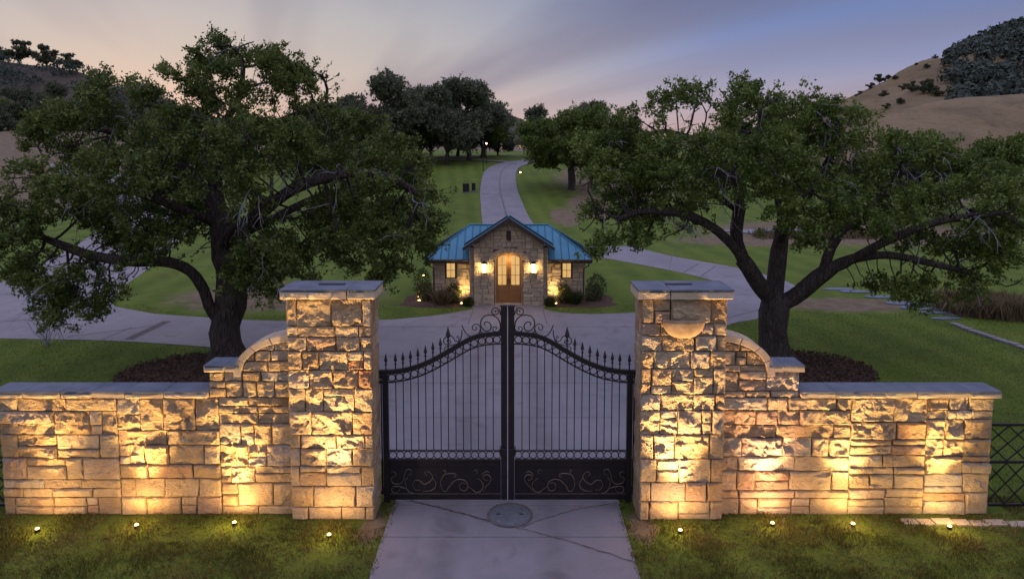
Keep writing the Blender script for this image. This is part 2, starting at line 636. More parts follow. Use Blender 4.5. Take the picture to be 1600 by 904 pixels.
def metal_roof():
    m, t, b = mat_new('blue_roof_metal')
    v = wcoords(t)
    oi = N(t, 'ShaderNodeObjectInfo')
    n = nse(t, v, 1.2, 4)
    c = ramp(t, n, [(.3, (.030, .165, .235)), (.7, (.045, .215, .295))])
    c = mix(t, mth(t, 'MULTIPLY', oi.outputs['Random'], .25), c, (.03, .13, .20))
    t.links.new(c, b.inputs['Base Color'])
    b.inputs['Roughness'].default_value = .42
    b.inputs['Metallic'].default_value = .25
    bump(t, b, nse(t, v, 3, 2), .12, .02)
    return m


M['roof'] = metal_roof()
M['seam'] = simple('shaded_seam_metal', (.012, .055, .085), (.02, .075, .11), 3, .45, .3)  # roof blue darkened: the seams' shadow is put into their colour
M['door'] = simple('door_oak', (.26, .125, .035), (.34, .17, .055), 5, .45, bstr=.2, bscale=20, bdist=.004)

# ------------------------------------------------------------------ terrain
_zt = np.array([(-50, 0), (58, 0), (65, .1), (74, .75), (83, 1.65), (98, 3.25), (107, 4.05), (125, 5.05), (150, 5.8), (200, 6.3), (400, 7.0), (1200, 9.0), (4000, 9)])
_zs = np.arange(-50, 1200, 1.0)
_zv = np.interp(_zs, _zt[:, 0], _zt[:, 1])
_k = np.hanning(13)
_k /= _k.sum()
_zv[20:-20] = np.convolve(_zv, _k, 'same')[20:-20]


def base_z(y):
    return np.interp(y, _zs, _zv)


def ss(a, b, x):
    t = np.clip((x - a) / (b - a), 0, 1)
    return t * t * (3 - 2 * t)


def ground_z(x, y):
    x = np.asarray(x, float)
    y = np.asarray(y, float)
    z = base_z(y)
    # meadow climbs a little on both flanks further back
    z = z + 5.0 * ss(26, 90, -x) * ss(70, 150, y) + 3.0 * ss(45, 110, x) * ss(60, 120, y)
    return z


def blob(x, y, cx, cy, rx, ry):
    return np.clip(1.35 - np.sqrt(((x - cx) / rx) ** 2 + ((y - cy) / ry) ** 2), 0, 1)


def dry_mask(x, y):
    d = np.zeros_like(x)
    for c in [(-11, 32, 5.5, 3.6), (-15, 26.4, 2.5, .5), (15, 30, 3.2, 1.6), (19.5, 51, 8, 3.5), (28, 56, 14, 9), (14, 92, 9, 18), (8.5, 73, 2.6, 9), (5.2, 66, 1.6, 7),
              (2.5, 12.1, .22, .7), (-2.5, 12.1, .22, .7)]:
        d = np.maximum(d, blob(x, y, *c))
    d = np.maximum(d, ss(34, 60, -x) * ss(40, 70, y))
    d = np.maximum(d, ss(40, 60, x) * ss(30, 60, y))
    d = np.maximum(d, ss(160, 230, y))
    return d


def axis(parts):
    out = []
    for a, b, st in parts:
        out += list(np.arange(a, b, st))
    return np.array(out + [parts[-1][1]])


gx = axis([(-700, -300, 100), (-300, -100, 20), (-100, -40, 4), (-40, -20, 1), (-20, 20, .5), (20, 40, 1), (40, 100, 4), (100, 300, 20), (300, 700, 100)])
gy = axis([(-40, 5, 5), (5, 45, .5), (45, 150, 1.5), (150, 300, 10), (300, 900, 50)])
GX, GY = np.meshgrid(gx, gy)
GZ = ground_z(GX, GY)
nx, ny = len(gx), len(gy)
idx = np.arange(nx * ny).reshape(ny, nx)
F = np.stack([idx[:-1, :-1], idx[:-1, 1:], idx[1:, 1:], idx[1:, :-1]], -1).reshape(-1, 4)
gm = np_mesh('ground', np.stack([GX, GY, GZ], -1).reshape(-1, 3), F, M['ground'], True)
att = gm.attributes.new('dry', 'FLOAT', 'POINT')
att.data.foreach_set('value', dry_mask(GX, GY).ravel().astype(np.float32))
tag(mk('ground', gm), 'green mown lawn with dry grass patches round the drive', 'ground', kind='structure')


def fbm(x, y, s, seed, o=4):
    return np.array([noise.fractal((a / s + seed, b / s, seed), 1.0, 2.0, o) for a, b in zip(np.ravel(x), np.ravel(y))]).reshape(np.shape(x))


HILLS = []


def hill(name, label, px, fn, x0, x1, y0, y1, n, mat):
    xs, ys = np.linspace(x0, x1, n), np.linspace(y0, y1, n)
    A, B = np.meshgrid(xs, ys)
    Z = fn(A, B)
    idn = np.arange(n * n).reshape(n, n)
    Fh = np.stack([idn[:-1, :-1], idn[:-1, 1:], idn[1:, 1:], idn[1:, :-1]], -1).reshape(-1, 4)
    o = mk(name, np_mesh(name, np.stack([A, B, Z], -1).reshape(-1, 3), Fh, mat, True))
    return tag(o, label, 'hill', kind='structure')


def ridge_hill(crest, d, sy_f, sy_b, seed, amp):
    """crest: list of (survey u, v) seen at depth d -> height profile over x, gaussian over depth"""
    P = [at(u, v, d) for u, v in crest]
    cx = np.array([p.x for p in P])
    cz = np.array([p.z for p in P])

    def fn(x, y):
        # project along the line of sight so the flank keeps its bearing
        xx = x * d / np.maximum(y, 1)
        h = np.interp(xx, cx, cz)
        t = (y - d)
        g = np.where(t < 0, np.exp(-(t / sy_f) ** 2), np.exp(-(t / sy_b) ** 2))
        nn = fbm(x, y, 26, seed)
        return (h + 3) * g - 3 + nn * amp * g
    return fn


f_left = ridge_hill([(-900, 60), (-300, 70), (0, 96), (80, 106), (131, 119), (230, 150), (330, 185), (480, 225), (640, 250)], 230, 46, 120, 3.1, 1.5)
hill('hill', 'dark dry hill rising behind the left oak', 0, f_left, -420, -20, 110, 420, 110, M['hilldark'])
f_near = ridge_hill([(1180, 245), (1300, 215), (1385, 177), (1450, 163), (1500, 154), (1600, 148), (1800, 146), (2300, 150)], 135, 42, 60, 7.7, .5)
hill('hill', 'smooth low brown rolling hill in front of the wooded hill', 0, f_near, 30, 240, 62, 260, 100, M['hill'])
f_far = ridge_hill([(900, 235), (1100, 222), (1250, 188), (1330, 156), (1380, 131), (1420, 109), (1450, 95), (1500, 86), (1560, 67), (1600, 57), (1750, 38), (2100, 20), (2600, 40)], 380, 120, 150, 11.3, 4.0)
hill('hill', 'steep brown hill with dark woods on its slope at right', 0, f_far, 20, 620, 200, 640, 130, M['hill'])
f_mid = ridge_hill([(300, 240), (620, 215), (700, 190), (760, 176), (800, 186), (860, 205), (1000, 230)], 520, 140, 150, 5.3, 3.0)
hill('hill', 'faint far hill between the tree clumps behind the drive', 0, f_mid, -260, 170, 330, 800, 70, M['hilldark'])

# ------------------------------------------------------------------ driveway
CONC = []          # polygons of paved ground


def in_poly(poly, x, y):
    x = np.asarray(x)
    y = np.asarray(y)
    r = np.zeros(x.shape, bool)
    n = len(poly)
    for i in range(n):
        x0, y0 = poly[i]
        x1, y1 = poly[(i + 1) % n]
        if y0 == y1:
            continue
        c = ((y0 > y) != (y1 > y)) & (x < (x1 - x0) * (y - y0) / (y1 - y0) + x0)
        r ^= c
    return r


def smooth_poly(pts, n=6):
    return [(p.x, p.y) for p in catmull([(a, b, 0) for a, b in pts], n)]


drive = empty('driveway')
tag(drive, 'pale concrete driveway passing the iron gate and winding up the lawn', 'driveway', kind='structure')


def sheet(name, poly, z):
    CONC.append(poly)
    b = MB()
    b.prism(poly, .05, 'z', z - .05)
    return b.obj(name, M['concrete'], drive)


# front slabs with open joints
for (y0, y1) in ((2.0, 6.4), (6.42, 9.1), (9.12, 11.75), (11.77, 12.86), (12.88, 14.8)):
    b = MB()
    wob = [random.Random(int(y0 * 10)).uniform(-.015, .015) for _ in range(4)]
    b.box((-2.24 + wob[0], y0, -.1), (2.19 + wob[1], y1, .022 + wob[2] * .1))
    b.obj('concrete_slab', M['concrete'], drive, bevel=.008)
CONC.append([(-2.17, 0), (2.12, 0), (2.12, 15), (-2.17, 15)])

left_low = smooth_poly([(-2.4, 14.82), (-3.5, 15.0), (-5.0, 17.2), (-6.5, 20.4), (-8.0, 22.4), (-10.2, 23.4), (-14.5, 24.3), (-18.7, 24.6), (-30, 25.6), (-45, 26.5)])
left_up = [(-45, 32.5), (-26, 33), (-18.8, 32.4), (-18.6, 31.2), (-17.4, 29.6), (-15.0, 28.3), (-11, 27.3), (-8.4, 27.0)]
house_l = smooth_poly([(-8.4, 27.0), gp(597, 500), gp(640, 497), gp(684, 492.5), gp(713, 488), gp(739.6, 483)])
house_r = smooth_poly([gp(848, 482.6), gp(872, 488), gp(905.5, 490.4), gp(960, 490), (6.3, 28.9), (8.2, 30.2), (9.7, 32.0)])
right_up = smooth_poly([gp(1133, 450), gp(1128, 443), gp(1090, 432), gp(1060, 425), (7.0, 41.5), (4.6, 44.5)])
right_out = smooth_poly([(8.6, 48.0), (10.4, 43.6), (13.0, 39.6), (14.3, 36.2), (14.3, 33.0), (13.0, 30.4), (10.4, 27.7), (8.55, 26.4), (7.1, 23.6), (5.9, 20.0), (4.8, 16.8), (3.4, 15.0), (2.35, 14.82)])
court = left_low + left_up + house_l + [(-1.75, 29.85), (1.62, 29.85)] + house_r + right_up + [(3.0, 48.0)] + right_out
sheet('court_slab', court, .016)
bl = smooth_poly([(-18.8, 32.3), (-19.8, 35), (-20.8, 38.6), (-24, 48.5), (-27.5, 58)])
sheet('branch_slab', bl + [(-35, 58), (-31, 48), (-27.5, 39), (-26, 33), (-25, 32)], .020)
_a, _b = catmull([(-27.5, 57.9, 0), (-31, 66, 0), (-38, 78, 0), (-60, 100, 0)], 10), catmull([(-35, 57.9, 0), (-39, 66, 0), (-46, 78, 0), (-68, 100, 0)], 10)
rv = []
for p, q in zip(_a, _b):
    for k in range(5):
        m = p.lerp(q, k / 4)
        rv.append((m.x, m.y, float(ground_z(m.x, m.y)) + .05))
rf = [(i * 5 + k, (i + 1) * 5 + k, (i + 1) * 5 + k + 1, i * 5 + k + 1) for i in range(len(_a) - 1) for k in range(4)]
MB().add(rv, [tuple(reversed(f_)) for f_ in rf]).obj('branch_slab', M['concrete'], drive)
CONC.append([(-2.8, 42), (9, 42), (2.5, 70), (-3.2, 70)])

# winding road draped on the rise
rc = catmull([(2.6, 44, 0), (1.2, 50, 0), (0.1, 57, 0), (-.5, 65, 0), (-1.0, 74, 0), (-1.5, 83, 0), (-1.7, 95, 0), (-1.2, 104, 0), (.4, 111, 0), (3.2, 117, 0), (7, 121, 0), (13, 124, 0), (24, 127, 0)], 10)
rv, rf = [], []
NW = 6
for i, p in enumerate(rc):
    t = (rc[min(i + 1, len(rc) - 1)] - rc[max(i - 1, 0)]).normalized()
    n = Vector((-t.y, t.x, 0))
    for k in range(NW + 1):
        q = p - n * 2.3 * (2 * k / NW - 1)
        off = .012 if q.y < 58 else .06
        rv.append((q.x, q.y, float(ground_z(q.x, q.y)) + off + (.02 if q.y > 80 else 0)))
for i in range(len(rc) - 1):
    for k in range(NW):
        a = i * (NW + 1) + k
        rf.append((a, a + 1, a + NW + 2, a + NW + 1))
MB().add(rv, rf).obj('road_slab', M['concrete'], drive, smooth=True)
sr = catmull([(1.5, 112, 0), (-3, 117, 0), (-8, 119, 0), (-16, 121, 0)], 8)
rv, rf = [], []
for i, p in enumerate(sr):
    for k in range(3):
        q = (p.x, p.y - 1.3 + 1.3 * k)
        rv.append((q[0], q[1], float(ground_z(*q)) + .11))
for i in range(len(sr) - 1):
    for k in range(2):
        a = i * 3 + k
        rf.append((a, a + 3, a + 4, a + 1))
MB().add(rv, rf).obj('road_slab', M['concrete'], drive)


def strip(pts, w, z=.0205, name='expansion_joint', mat='joint'):
    b = MB()
    v, f = [], []
    for i, p in enumerate(pts):
        a, c = Vector(pts[max(i - 1, 0)][:2]), Vector(pts[min(i + 1, len(pts) - 1)][:2])
        t = (c - a).normalized()
        ww = w if not callable(w) else w(i)
        v += [(p[0] - t.y * ww / 2, p[1] + t.x * ww / 2, z), (p[0] + t.y * ww / 2, p[1] - t.x * ww / 2, z)]
    f = [(2 * i, 2 * i + 1, 2 * i + 3, 2 * i + 2) for i in range(len(pts) - 1)]
    return b.add(v, f).obj(name, M[mat], drive)


for yy in (17.2, 19.8, 22.4):
    hw = 2.6 + max(0, yy - 17) * .75
    strip([(-hw, yy), (hw, yy)], .02)
strip([(-6.6, 26.2), (7.6, 26.2)], .035)
strip([gp(739.6, 484), gp(731, 508)], .03)
strip([gp(848, 484), gp(855, 508)], .03)
strip([gp(200, 531), gp(262, 502)], .35)
strip([gp(160, 531), gp(205, 512)], .05)
strip([gp(0, 503), gp(70, 498), gp(190, 487)], .06)
strip([gp(105, 527), gp(240, 509)], .05)
strip([gp(1137, 497), gp(1187, 484)], .05)
strip([gp(1068, 426), gp(1092, 412)], .07)
strip([gp(1096, 431), gp(1118, 416)], .07)
rj = [(p.x + .15, p.y) for p in rc if 60 < p.y < 118]
b = MB()
v, f = [], []
for i, p in enumerate(rj):
    z = float(ground_z(*p)) + .10
    v += [(p[0] - .04, p[1], z), (p[0] + .04, p[1], z)]
f = [(2 * i, 2 * i + 1, 2 * i + 3, 2 * i + 2) for i in range(len(rj) - 1)]
b.add(v, f).obj('expansion_joint', M['joint'], drive)


def crack(pts, w, seed):
    rn = random.Random(seed)
    out = []
    for (a, c) in zip(pts[:-1], pts[1:]):
        n = max(3, int((Vector(c) - Vector(a)).length / .07))
        for i in range(n):
            t = i / n
            out.append((a[0] + (c[0] - a[0]) * t + rn.uniform(-.018, .018), a[1] + (c[1] - a[1]) * t + rn.uniform(-.018, .018)))
    out.append(pts[-1])
    ws = [max(.008, w * rn.uniform(.3, 1.6)) for _ in out]
    strip(out, lambda i: ws[i], .0275, 'crack')


crack([gp(628, 781), gp(690, 795), gp(760, 814), gp(822, 829), gp(900, 850), gp(994, 880)], .026, 1)
crack([gp(815, 826), gp(835, 816), gp(900, 797), gp(965, 787)], .020, 2)
crack([gp(640, 783), gp(700, 797), gp(770, 817)], .03, 5)

# manhole cover in front of the gate
mc = empty('manhole_cover', (gp(797, 806)[0], gp(797, 806)[1], .024), 'round grey manhole cover set in the concrete before the gate', 'manhole cover')
MB().lathe([(.43, .0), (.44, .010), (.40, .013), (.395, .006)], n=40).obj('rim', M['joint'], mc)
MB().lathe([(.39, .0), (.385, .013), (.33, .015), (.32, .019), (0.02, .021)], n=40).obj('lid', simple('cast_cover', (.075, .09, .095), (.13, .14, .145), 12, .6, bstr=.6, bscale=25), mc)
for sx in (-1, 1):
    MB().box((sx * .22 - .04, -.012, .0205), (sx * .22 + .04, .012, .027)).obj('lifting_slot', M['iron'], mc)

# mulch rings round the oaks
def patch(name, label, cx, cy, rx, ry, seed, z=.018, mat='soil', n=56, cat='mulch bed'):
    rn = random.Random(seed)
    v = [(cx, cy, z + .05)]
    rings = 5
    for r_ in range(1, rings + 1):
        for k in range(n):
            a = 2 * math.pi * k / n
            w = 1 + .10 * noise.noise((math.cos(a) * 1.6 + seed, math.sin(a) * 1.6, seed)) + .035 * noise.noise((math.cos(a) * 6 + seed, math.sin(a) * 6, 2))
            q = r_ / rings
            x, y = cx + rx * w * q * math.cos(a), cy + ry * w * q * math.sin(a)
            v.append((x, y, z - .02 if r_ == rings else z + .05 * (1 - q) + .02 * noise.noise((x * 3, y * 3, seed))))
    f = [(0, 1 + k, 1 + (k + 1) % n) for k in range(n)]
    for r_ in range(rings - 1):
        for k in range(n):
            a, c = 1 + r_ * n + k, 1 + r_ * n + (k + 1) % n
            f.append((a, a + n, c + n, c))
    o = MB().add(v, f).obj(name, M[mat], smooth=True)
    return tag(o, label, cat, kind='structure')


MULCH = [(-9.7, 20.9, 2.4, 2.0), (9.5, 21.2, 1.95, 1.75)]
patch('mulch_bed', 'round brown mulch bed under the left oak behind the wall', *MULCH[0], 11)
patch('mulch_bed', 'round brown mulch bed under the right oak behind the wall', *MULCH[1], 12)

# pond beyond the right lawn
pv = [(24.5 + 6.5 * math.cos(a) * (1 + .15 * math.sin(3 * a)), 56.0 + 2.2 * math.sin(a) * (1 + .1 * math.cos(2 * a)), .06) for a in np.linspace(0, 2 * math.pi, 40, endpoint=False)]
tag(MB().add(pv, [tuple(range(40))]).obj('pond', M['pond']), 'small blue pond behind the right oak', 'pond', kind='structure')
pv = [(15 + 6.0 * math.cos(a), 128.0 + 4.0 * math.sin(a), float(ground_z(15, 132)) + .25) for a in np.linspace(0, 2 * math.pi, 40, endpoint=False)]
tag(MB().add(pv, [tuple(range(40))]).obj('pond', M['pond']), 'far blue pond past the bend of the winding drive', 'pond', kind='structure')

# ------------------------------------------------------------------ stonework
def clip_poly(poly, a, b):
    """keep the part of poly left of line a->b"""
    out = []
    n = len(poly)

    def side(p):
        return (b[0] - a[0]) * (p[1] - a[1]) - (b[1] - a[1]) * (p[0] - a[0])
    for i in range(n):
        p, q = poly[i], poly[(i + 1) % n]
        sp, sq = side(p), side(q)
        if sp >= 0:
            out.append(p)
        if (sp >= 0) != (sq >= 0):
            t = sp / (sp - sq)
            out.append((p[0] + (q[0] - p[0]) * t, p[1] + (q[1] - p[1]) * t))
    return out


def poly_area(p):
    return .5 * sum(p[i][0] * p[(i + 1) % len(p)][1] - p[(i + 1) % len(p)][0] * p[i][1] for i in range(len(p)))


def cells(u0, u1, v0, v1, rn, hs=(.24, .50), ws=(.30, .95), panel=(1.3, 2.8), split=.30):
    """irregular coursed rubble: list of rectangles (u0, v0, u1, v1)"""
    out = []
    u = u0
    while u < u1 - 1e-6:
        pw = rn.uniform(*panel)
        if u1 - (u + pw) < panel[0] * .7:
            pw = u1 - u
        # each panel has own courses
        vs = [v0]
        while vs[-1] < v1 - 1e-6:
            h = rn.uniform(*hs)
            if rn.random() < .22:
                h = hs[0] * rn.uniform(.55, .8)
            if v1 - (vs[-1] + h) < hs[0] * .6:
                h = v1 - vs[-1]
            vs.append(min(v1, vs[-1] + h))
        for a, b in zip(vs[:-1], vs[1:]):
            h = b - a
            x = u
            while x < u + pw - 1e-6:
                w = rn.uniform(*ws) * (1.0 if h > hs[0] * 1.2 else 1.15)
                if u + pw - (x + w) < ws[0] * .7:
                    w = u + pw - x
                x2 = x + w
                r = rn.random()
                if h > hs[0] * 1.25 and r < split:
                    m = a + h * rn.uniform(.35, .65)
                    out += [(x, a, x2, m), (x, m, x2, b)]
                elif h > hs[0] * 1.3 and w > ws[0] * 1.6 and r < split + .16:
                    k = x + w * rn.uniform(.55, .72)
                    m = a + h * rn.uniform(.4, .6)
                    out += [(x, a, k, b), (k, a, x2, m), (k, m, x2, b)]
                else:
                    out.append((x, a, x2, b))
                x = x2
        u += pw
    return out


def rock_h(u, v, sd, tilt, amp, chips=()):
    p = Vector((u * 2.3 + sd * 7.3, v * 2.9 + sd * 3.1, sd))
    n1 = noise.noise(p * 1.15)
    n2 = noise.noise(p * 3.1 + Vector((5, 1, 2)))
    # broken ledges running across the split face
    t = (n1 * 1.6 + n2 * .55 + tilt[0] * u + tilt[1] * v) * 2.4
    k = math.floor(t)
    fr = t - k
    led = k + min(1, max(0, (fr - .6) / .4)) ** 2
    n3 = noise.noise(p * 8.0)
    h = led * .30 + n1 * .3 + n3 * .14
    # flat spalls left by the hammer
    if chips:
        uu, vv = u + .03 * n2, v + .03 * n1
        b, bd = None, 9e9
        for c in chips:
            d = (uu - c[0]) ** 2 + (vv - c[1]) ** 2 * 1.5
            if d < bd:
                b, bd = c, d
        h += b[2] + b[3] * (u - b[0]) + b[4] * (v - b[1])
    return amp * h


def stone(parent, poly, O, U, Nn, rn, edge=.050, amp=.037, step=.034, gap=.005, back=.07, mat='stone', base=.064, name='stone'):
    """one split-faced block: poly is convex, counter-clockwise in (u, v)"""
    cu = sum(p[0] for p in poly) / len(poly)
    cv = sum(p[1] for p in poly) / len(poly)
    sd = rn.uniform(0, 50)
    tilt = (rn.uniform(-1.3, 1.3), rn.uniform(-1.3, 1.3))
    if name == 'stone':
        amp *= (.45 + .55 * min(1, max(0, (cv - .15) / 1.1))) * rn.uniform(.55, 1.25)
    proud = base + rn.uniform(-.01, .028)
    # inset for the joint + uneven corners
    q = []
    for p in poly:
        dx, dy = cu - p[0], cv - p[1]
        g = gap + rn.uniform(0, .011)
        q.append((p[0] + math.copysign(min(g, abs(dx) * .4), dx) if abs(dx) > .01 else p[0], p[1] + math.copysign(min(g, abs(dy) * .4), dy) if abs(dy) > .01 else p[1]))
    V, Fc = [], []
    aw, ah = max(p[0] for p in q) - min(p[0] for p in q), max(p[1] for p in q) - min(p[1] for p in q)
    chips = [(min(p[0] for p in q) + rn.random() * aw, min(p[1] for p in q) + rn.random() * ah, rn.uniform(-.42, .42), rn.gauss(0, 2.8), rn.gauss(0, 2.8)) for _ in range(max(2, int(aw * ah / .020)))]
    mid = sum(rock_h(q[0][0] + (q[2][0] - q[0][0]) * a, q[0][1] + (q[2][1] - q[0][1]) * c, sd, tilt, amp, chips) for a, c in ((.3, .3), (.7, .3), (.5, .5), (.3, .7), (.7, .7))) / 5

    def edist(u, v):
        d = 9
        for i in range(len(q)):
            a, b = q[i], q[(i + 1) % len(q)]
            L = math.hypot(b[0] - a[0], b[1] - a[1])
            if L < 1e-6:
                continue
            d = min(d, ((b[0] - a[0]) * (v - a[1]) - (b[1] - a[1]) * (u - a[0])) / L)
        return max(d, 0)

    def put(u, v):
        e = min(1, edist(u, v) / .022)
        e = e * e * (3 - 2 * e)
        h = edge * (1 - e) + proud * e + (rock_h(u, v, sd, tilt, amp, chips) - mid) * (.12 + .88 * e)
        h = max(.016, min(h, .15))
        V.append((u, v, h))
    if len(q) == 4:
        w = max(math.hypot(q[1][0] - q[0][0], q[1][1] - q[0][1]), .05)
        hh = max(math.hypot(q[3][0] - q[0][0], q[3][1] - q[0][1]), .05)
        nu, nv = max(3, round(w / step)), max(3, round(hh / step))
        su = [0] + [min(.5, .016 / w)] + [i / nu for i in range(1, nu)] + [1 - min(.5, .016 / w)] + [1]
        sv = [0] + [min(.5, .016 / hh)] + [i / nv for i in range(1, nv)] + [1 - min(.5, .016 / hh)] + [1]
        nu, nv = len(su) - 1, len(sv) - 1
        for j in range(nv + 1):
            for i in range(nu + 1):
                s, t = su[i], sv[j]
                ji, jj = (0 < i < nu), (0 < j < nv)
                u = (q[0][0] * (1 - s) + q[1][0] * s) * (1 - t) + (q[3][0] * (1 - s) + q[2][0] * s) * t
                v = (q[0][1] * (1 - s) + q[1][1] * s) * (1 - t) + (q[3][1] * (1 - s) + q[2][1] * s) * t
                if ji and jj and 1 < i < nu - 1 and 1 < j < nv - 1:
                    u += rn.uniform(-.3, .3) * step
                    v += rn.uniform(-.3, .3) * step
                else:
                    wob = .009 * noise.noise((u * 9 + sd, v * 9, sd))
                    u += wob
                    v += wob
                put(u, v)
        W1 = nu + 1
        for j in range(nv):
            for i in range(nu):
                a = j * W1 + i
                if (i + j) % 2:
                    Fc += [(a, a + 1, a + W1 + 1), (a, a + W1 + 1, a + W1)]
                else:
                    Fc += [(a, a + 1, a + W1), (a + 1, a + W1 + 1, a + W1)]
        border = list(range(W1)) + [j * W1 + nu for j in range(1, nv + 1)] + [nv * W1 + i for i in range(nu - 1, -1, -1)] + [j * W1 for j in range(nv - 1, 0, -1)]
    else:
        ring = []
        for i in range(len(q)):
            a, b = q[i], q[(i + 1) % len(q)]
            n = max(1, round(math.hypot(b[0] - a[0], b[1] - a[1]) / (step * 1.4)))
            ring += [(a[0] + (b[0] - a[0]) * k / n, a[1] + (b[1] - a[1]) * k / n) for k in range(n)]
        m = len(ring)
        for sc in (1, .93, .78, .55, .28):
            for (u, v) in ring:
                jt = step * .25 if sc < .9 else 0
                put(cu + (u - cu) * sc + rn.uniform(-jt, jt), cv + (v - cv) * sc + rn.uniform(-jt, jt))
        put(cu, cv)
        for r_ in range(4):
            for k in range(m):
                Fc.append((r_ * m + k, r_ * m + (k + 1) % m, (r_ + 1) * m + (k + 1) % m, (r_ + 1) * m + k))
        for k in range(m):
            Fc.append((4 * m + k, 4 * m + (k + 1) % m, 5 * m))
        border = list(range(m))
    nb = len(V)
    for i in border:
        V.append((V[i][0], V[i][1], -back))
    m = len(border)
    for k in range(m):
        Fc.append((border[(k + 1) % m], border[k], nb + k, nb + (k + 1) % m))
    W = [(O[0] + U[0] * (u - cu) + Nn[0] * h, O[1] + U[1] * (u - cu) + Nn[1] * h, (v - cv)) for u, v, h in V]
    W = [(a - O[0], b - O[1], c) for a, b, c in W]
    # order of faces must point along Nn: (U x Z) . Nn
    flip = (U[1] * Nn[0] - U[0] * Nn[1]) < 0
    if flip:
        Fc = [tuple(reversed(f)) for f in Fc]
    b = MB()
    b.v, b.f = W, Fc
    return b.obj(name, M[mat], parent, (O[0] + U[0] * cu, O[1] + U[1] * cu, cv + (O[2] if len(O) > 2 else 0)))


def rect(c):
    return [(c[0], c[1]), (c[2], c[1]), (c[2], c[3]), (c[0], c[3])]


PF, PB = 12.36, 13.04           # pillar front and back
PH = 4.22
STO = .05                        # stones stand this far off the core


def pillar(x0, x1, seed, label):
    rn = random.Random(seed)
    cx = (x0 + x1) / 2
    p = empty('gate_pillar', (cx, (PF + PB) / 2, 0), label, 'gate pillar', 'stone gate pillars')
    hw, hd = (x1 - x0) / 2, (PB - PF) / 2
    MB().box((-hw + STO, -hd + STO, -.2), (hw - STO, hd - STO, PH - .01)).obj('mortar_core', M['mortar'], p)
    # alternating quoins on the corners + rubble between
    v = 0.0
    rows = []
    while v < PH - .01:
        h = rn.uniform(.20, .50)
        if PH - (v + h) < .2:
            h = PH - v
        rows.append((v, v + h))
        v += h
    fr = []
    for i, (a, b) in enumerate(rows):
        wl_, wr_ = rn.uniform(.16, .42), rn.uniform(.16, .42)
        fr += [(-hw, a, -hw + wl_, b), (hw - wr_, a, hw, b)]
        x = -hw + wl_
        end = hw - wr_
        while x < end - 1e-6:
            w = rn.uniform(.28, .72)
            if end - (x + w) < .24:
                w = end - x
            r = rn.random()
            if b - a > .3 and r < .35:
                m = a + (b - a) * rn.uniform(.3, .7)
                fr += [(x, a, x + w, m), (x, m, x + w, b)]
            elif b - a > .32 and w > .5 and r < .55:
                k = x + w * rn.uniform(.55, .75)
                m = a + (b - a) * rn.uniform(.4, .6)
                fr += [(x, a, k, b), (k, a, x + w, m), (k, m, x + w, b)]
            else:
                fr.append((x, a, x + w, b))
            x += w
    for c in fr:
        stone(p, rect(c), (0, -hd + STO), (1, 0), (0, -1), rn, amp=.042, back=.09)
    for sx in (-1, 1):
        for i, (a, b) in enumerate(rows):
            k = rn.uniform(.3, .7) * 2 * hd - hd
            for c in ((-hd + .03, a, k, b), (k, a, hd - .03, b)):
                cc = c if sx > 0 else (-c[2], c[1], -c[0], c[3])
                U = (0, 1) if sx > 0 else (0, -1)
                stone(p, rect(cc), (sx * (hw - STO), 0), U, (sx, 0), rn, amp=.022, step=.08, back=.06, base=.04)
    for c in cells(-hw + .03, hw - .03, 0, PH, rn, (.3, .5), (.4, .8)):
        stone(p, rect(c), (0, hd - STO), (-1, 0), (0, 1), rn, amp=.02, step=.12, back=.06, base=.04)
    # cap: rock faced edge below a dressed slate top
    ov = .09
    cap = empty('cap')
    cap.parent = p
    xs = [-hw - ov, rn.uniform(-.2, .1) if x0 < 0 else .18, hw + ov]
    xs[1] = hw * .45 if x0 < 0 else -hw * .35
    for a, b in zip(xs[:-1], xs[1:]):
        c = (a, PH + .005, b, PH + .155)
        stone(cap, rect(c), (0, -hd - ov + .02), (1, 0), (0, -1), rn, amp=.026, step=.04, back=2 * hd + 2 * ov - .06, base=.02, edge=.012, gap=.002, mat='sandcap', name='cap_edge')
        q = MB()
        q.box((a + .003, -hd - ov - .012, PH + .158), (b - .003, hd + ov - .02, PH + .20))
        q.obj('cap_slab', M['slate'], cap, bevel=.008)
    q = MB()
    q.box((-.28, -.02, PH + .203), (.22, .10, PH + .213))
    q.obj('cap_inset', M['iron'], cap)
    return p


PL = pillar(-4.07, -2.50, 21, 'tall rough stone gate pillar beside the left wall, slate cap')
PR = pillar(2.47, 4.05, 34, 'tall rough stone gate pillar with a carved bowl near its top')

# half bowl of smooth sandstone near the top of the right pillar
bw, bh = .40, .36
b = MB()
nphi, nt = 20, 9
v, f = [], []
for j in range(nt + 1):
    t = j / nt * math.pi / 2
    rr, zz = math.cos(t) ** .8 if j < nt else 0.0, -math.sin(t) * bh
    for i in range(nphi + 1):
        a = math.pi * i / nphi
        v.append((math.cos(a) * bw * rr, -math.sin(a) * .15 * rr, zz))
for j in range(nt):
    for i in range(nphi):
        a = j * (nphi + 1) + i
        f.append((a, a + nphi + 1, a + nphi + 2, a + 1))
n0 = len(v)
for (s, z) in ((.86, 0), (.80, -.10)):
    for i in range(nphi + 1):
        a = math.pi * i / nphi
        v.append((math.cos(a) * bw * s, -math.sin(a) * .15 * s, z))
for i in range(nphi):
    f += [(i, i + 1, n0 + i + 1, n0 + i), (n0 + i, n0 + i + 1, n0 + nphi + 2 + i, n0 + nphi + 1 + i)]
f.append(tuple(n0 + nphi + 1 + i for i in range(nphi + 1)))
b.add(v, f)
b.obj('carved_bowl', M['bowl'], PR, (-.02, -.34 - .035, 3.86), smooth=True)

WF, WB = 12.54, 12.96            # wall front, back
WH = 2.30


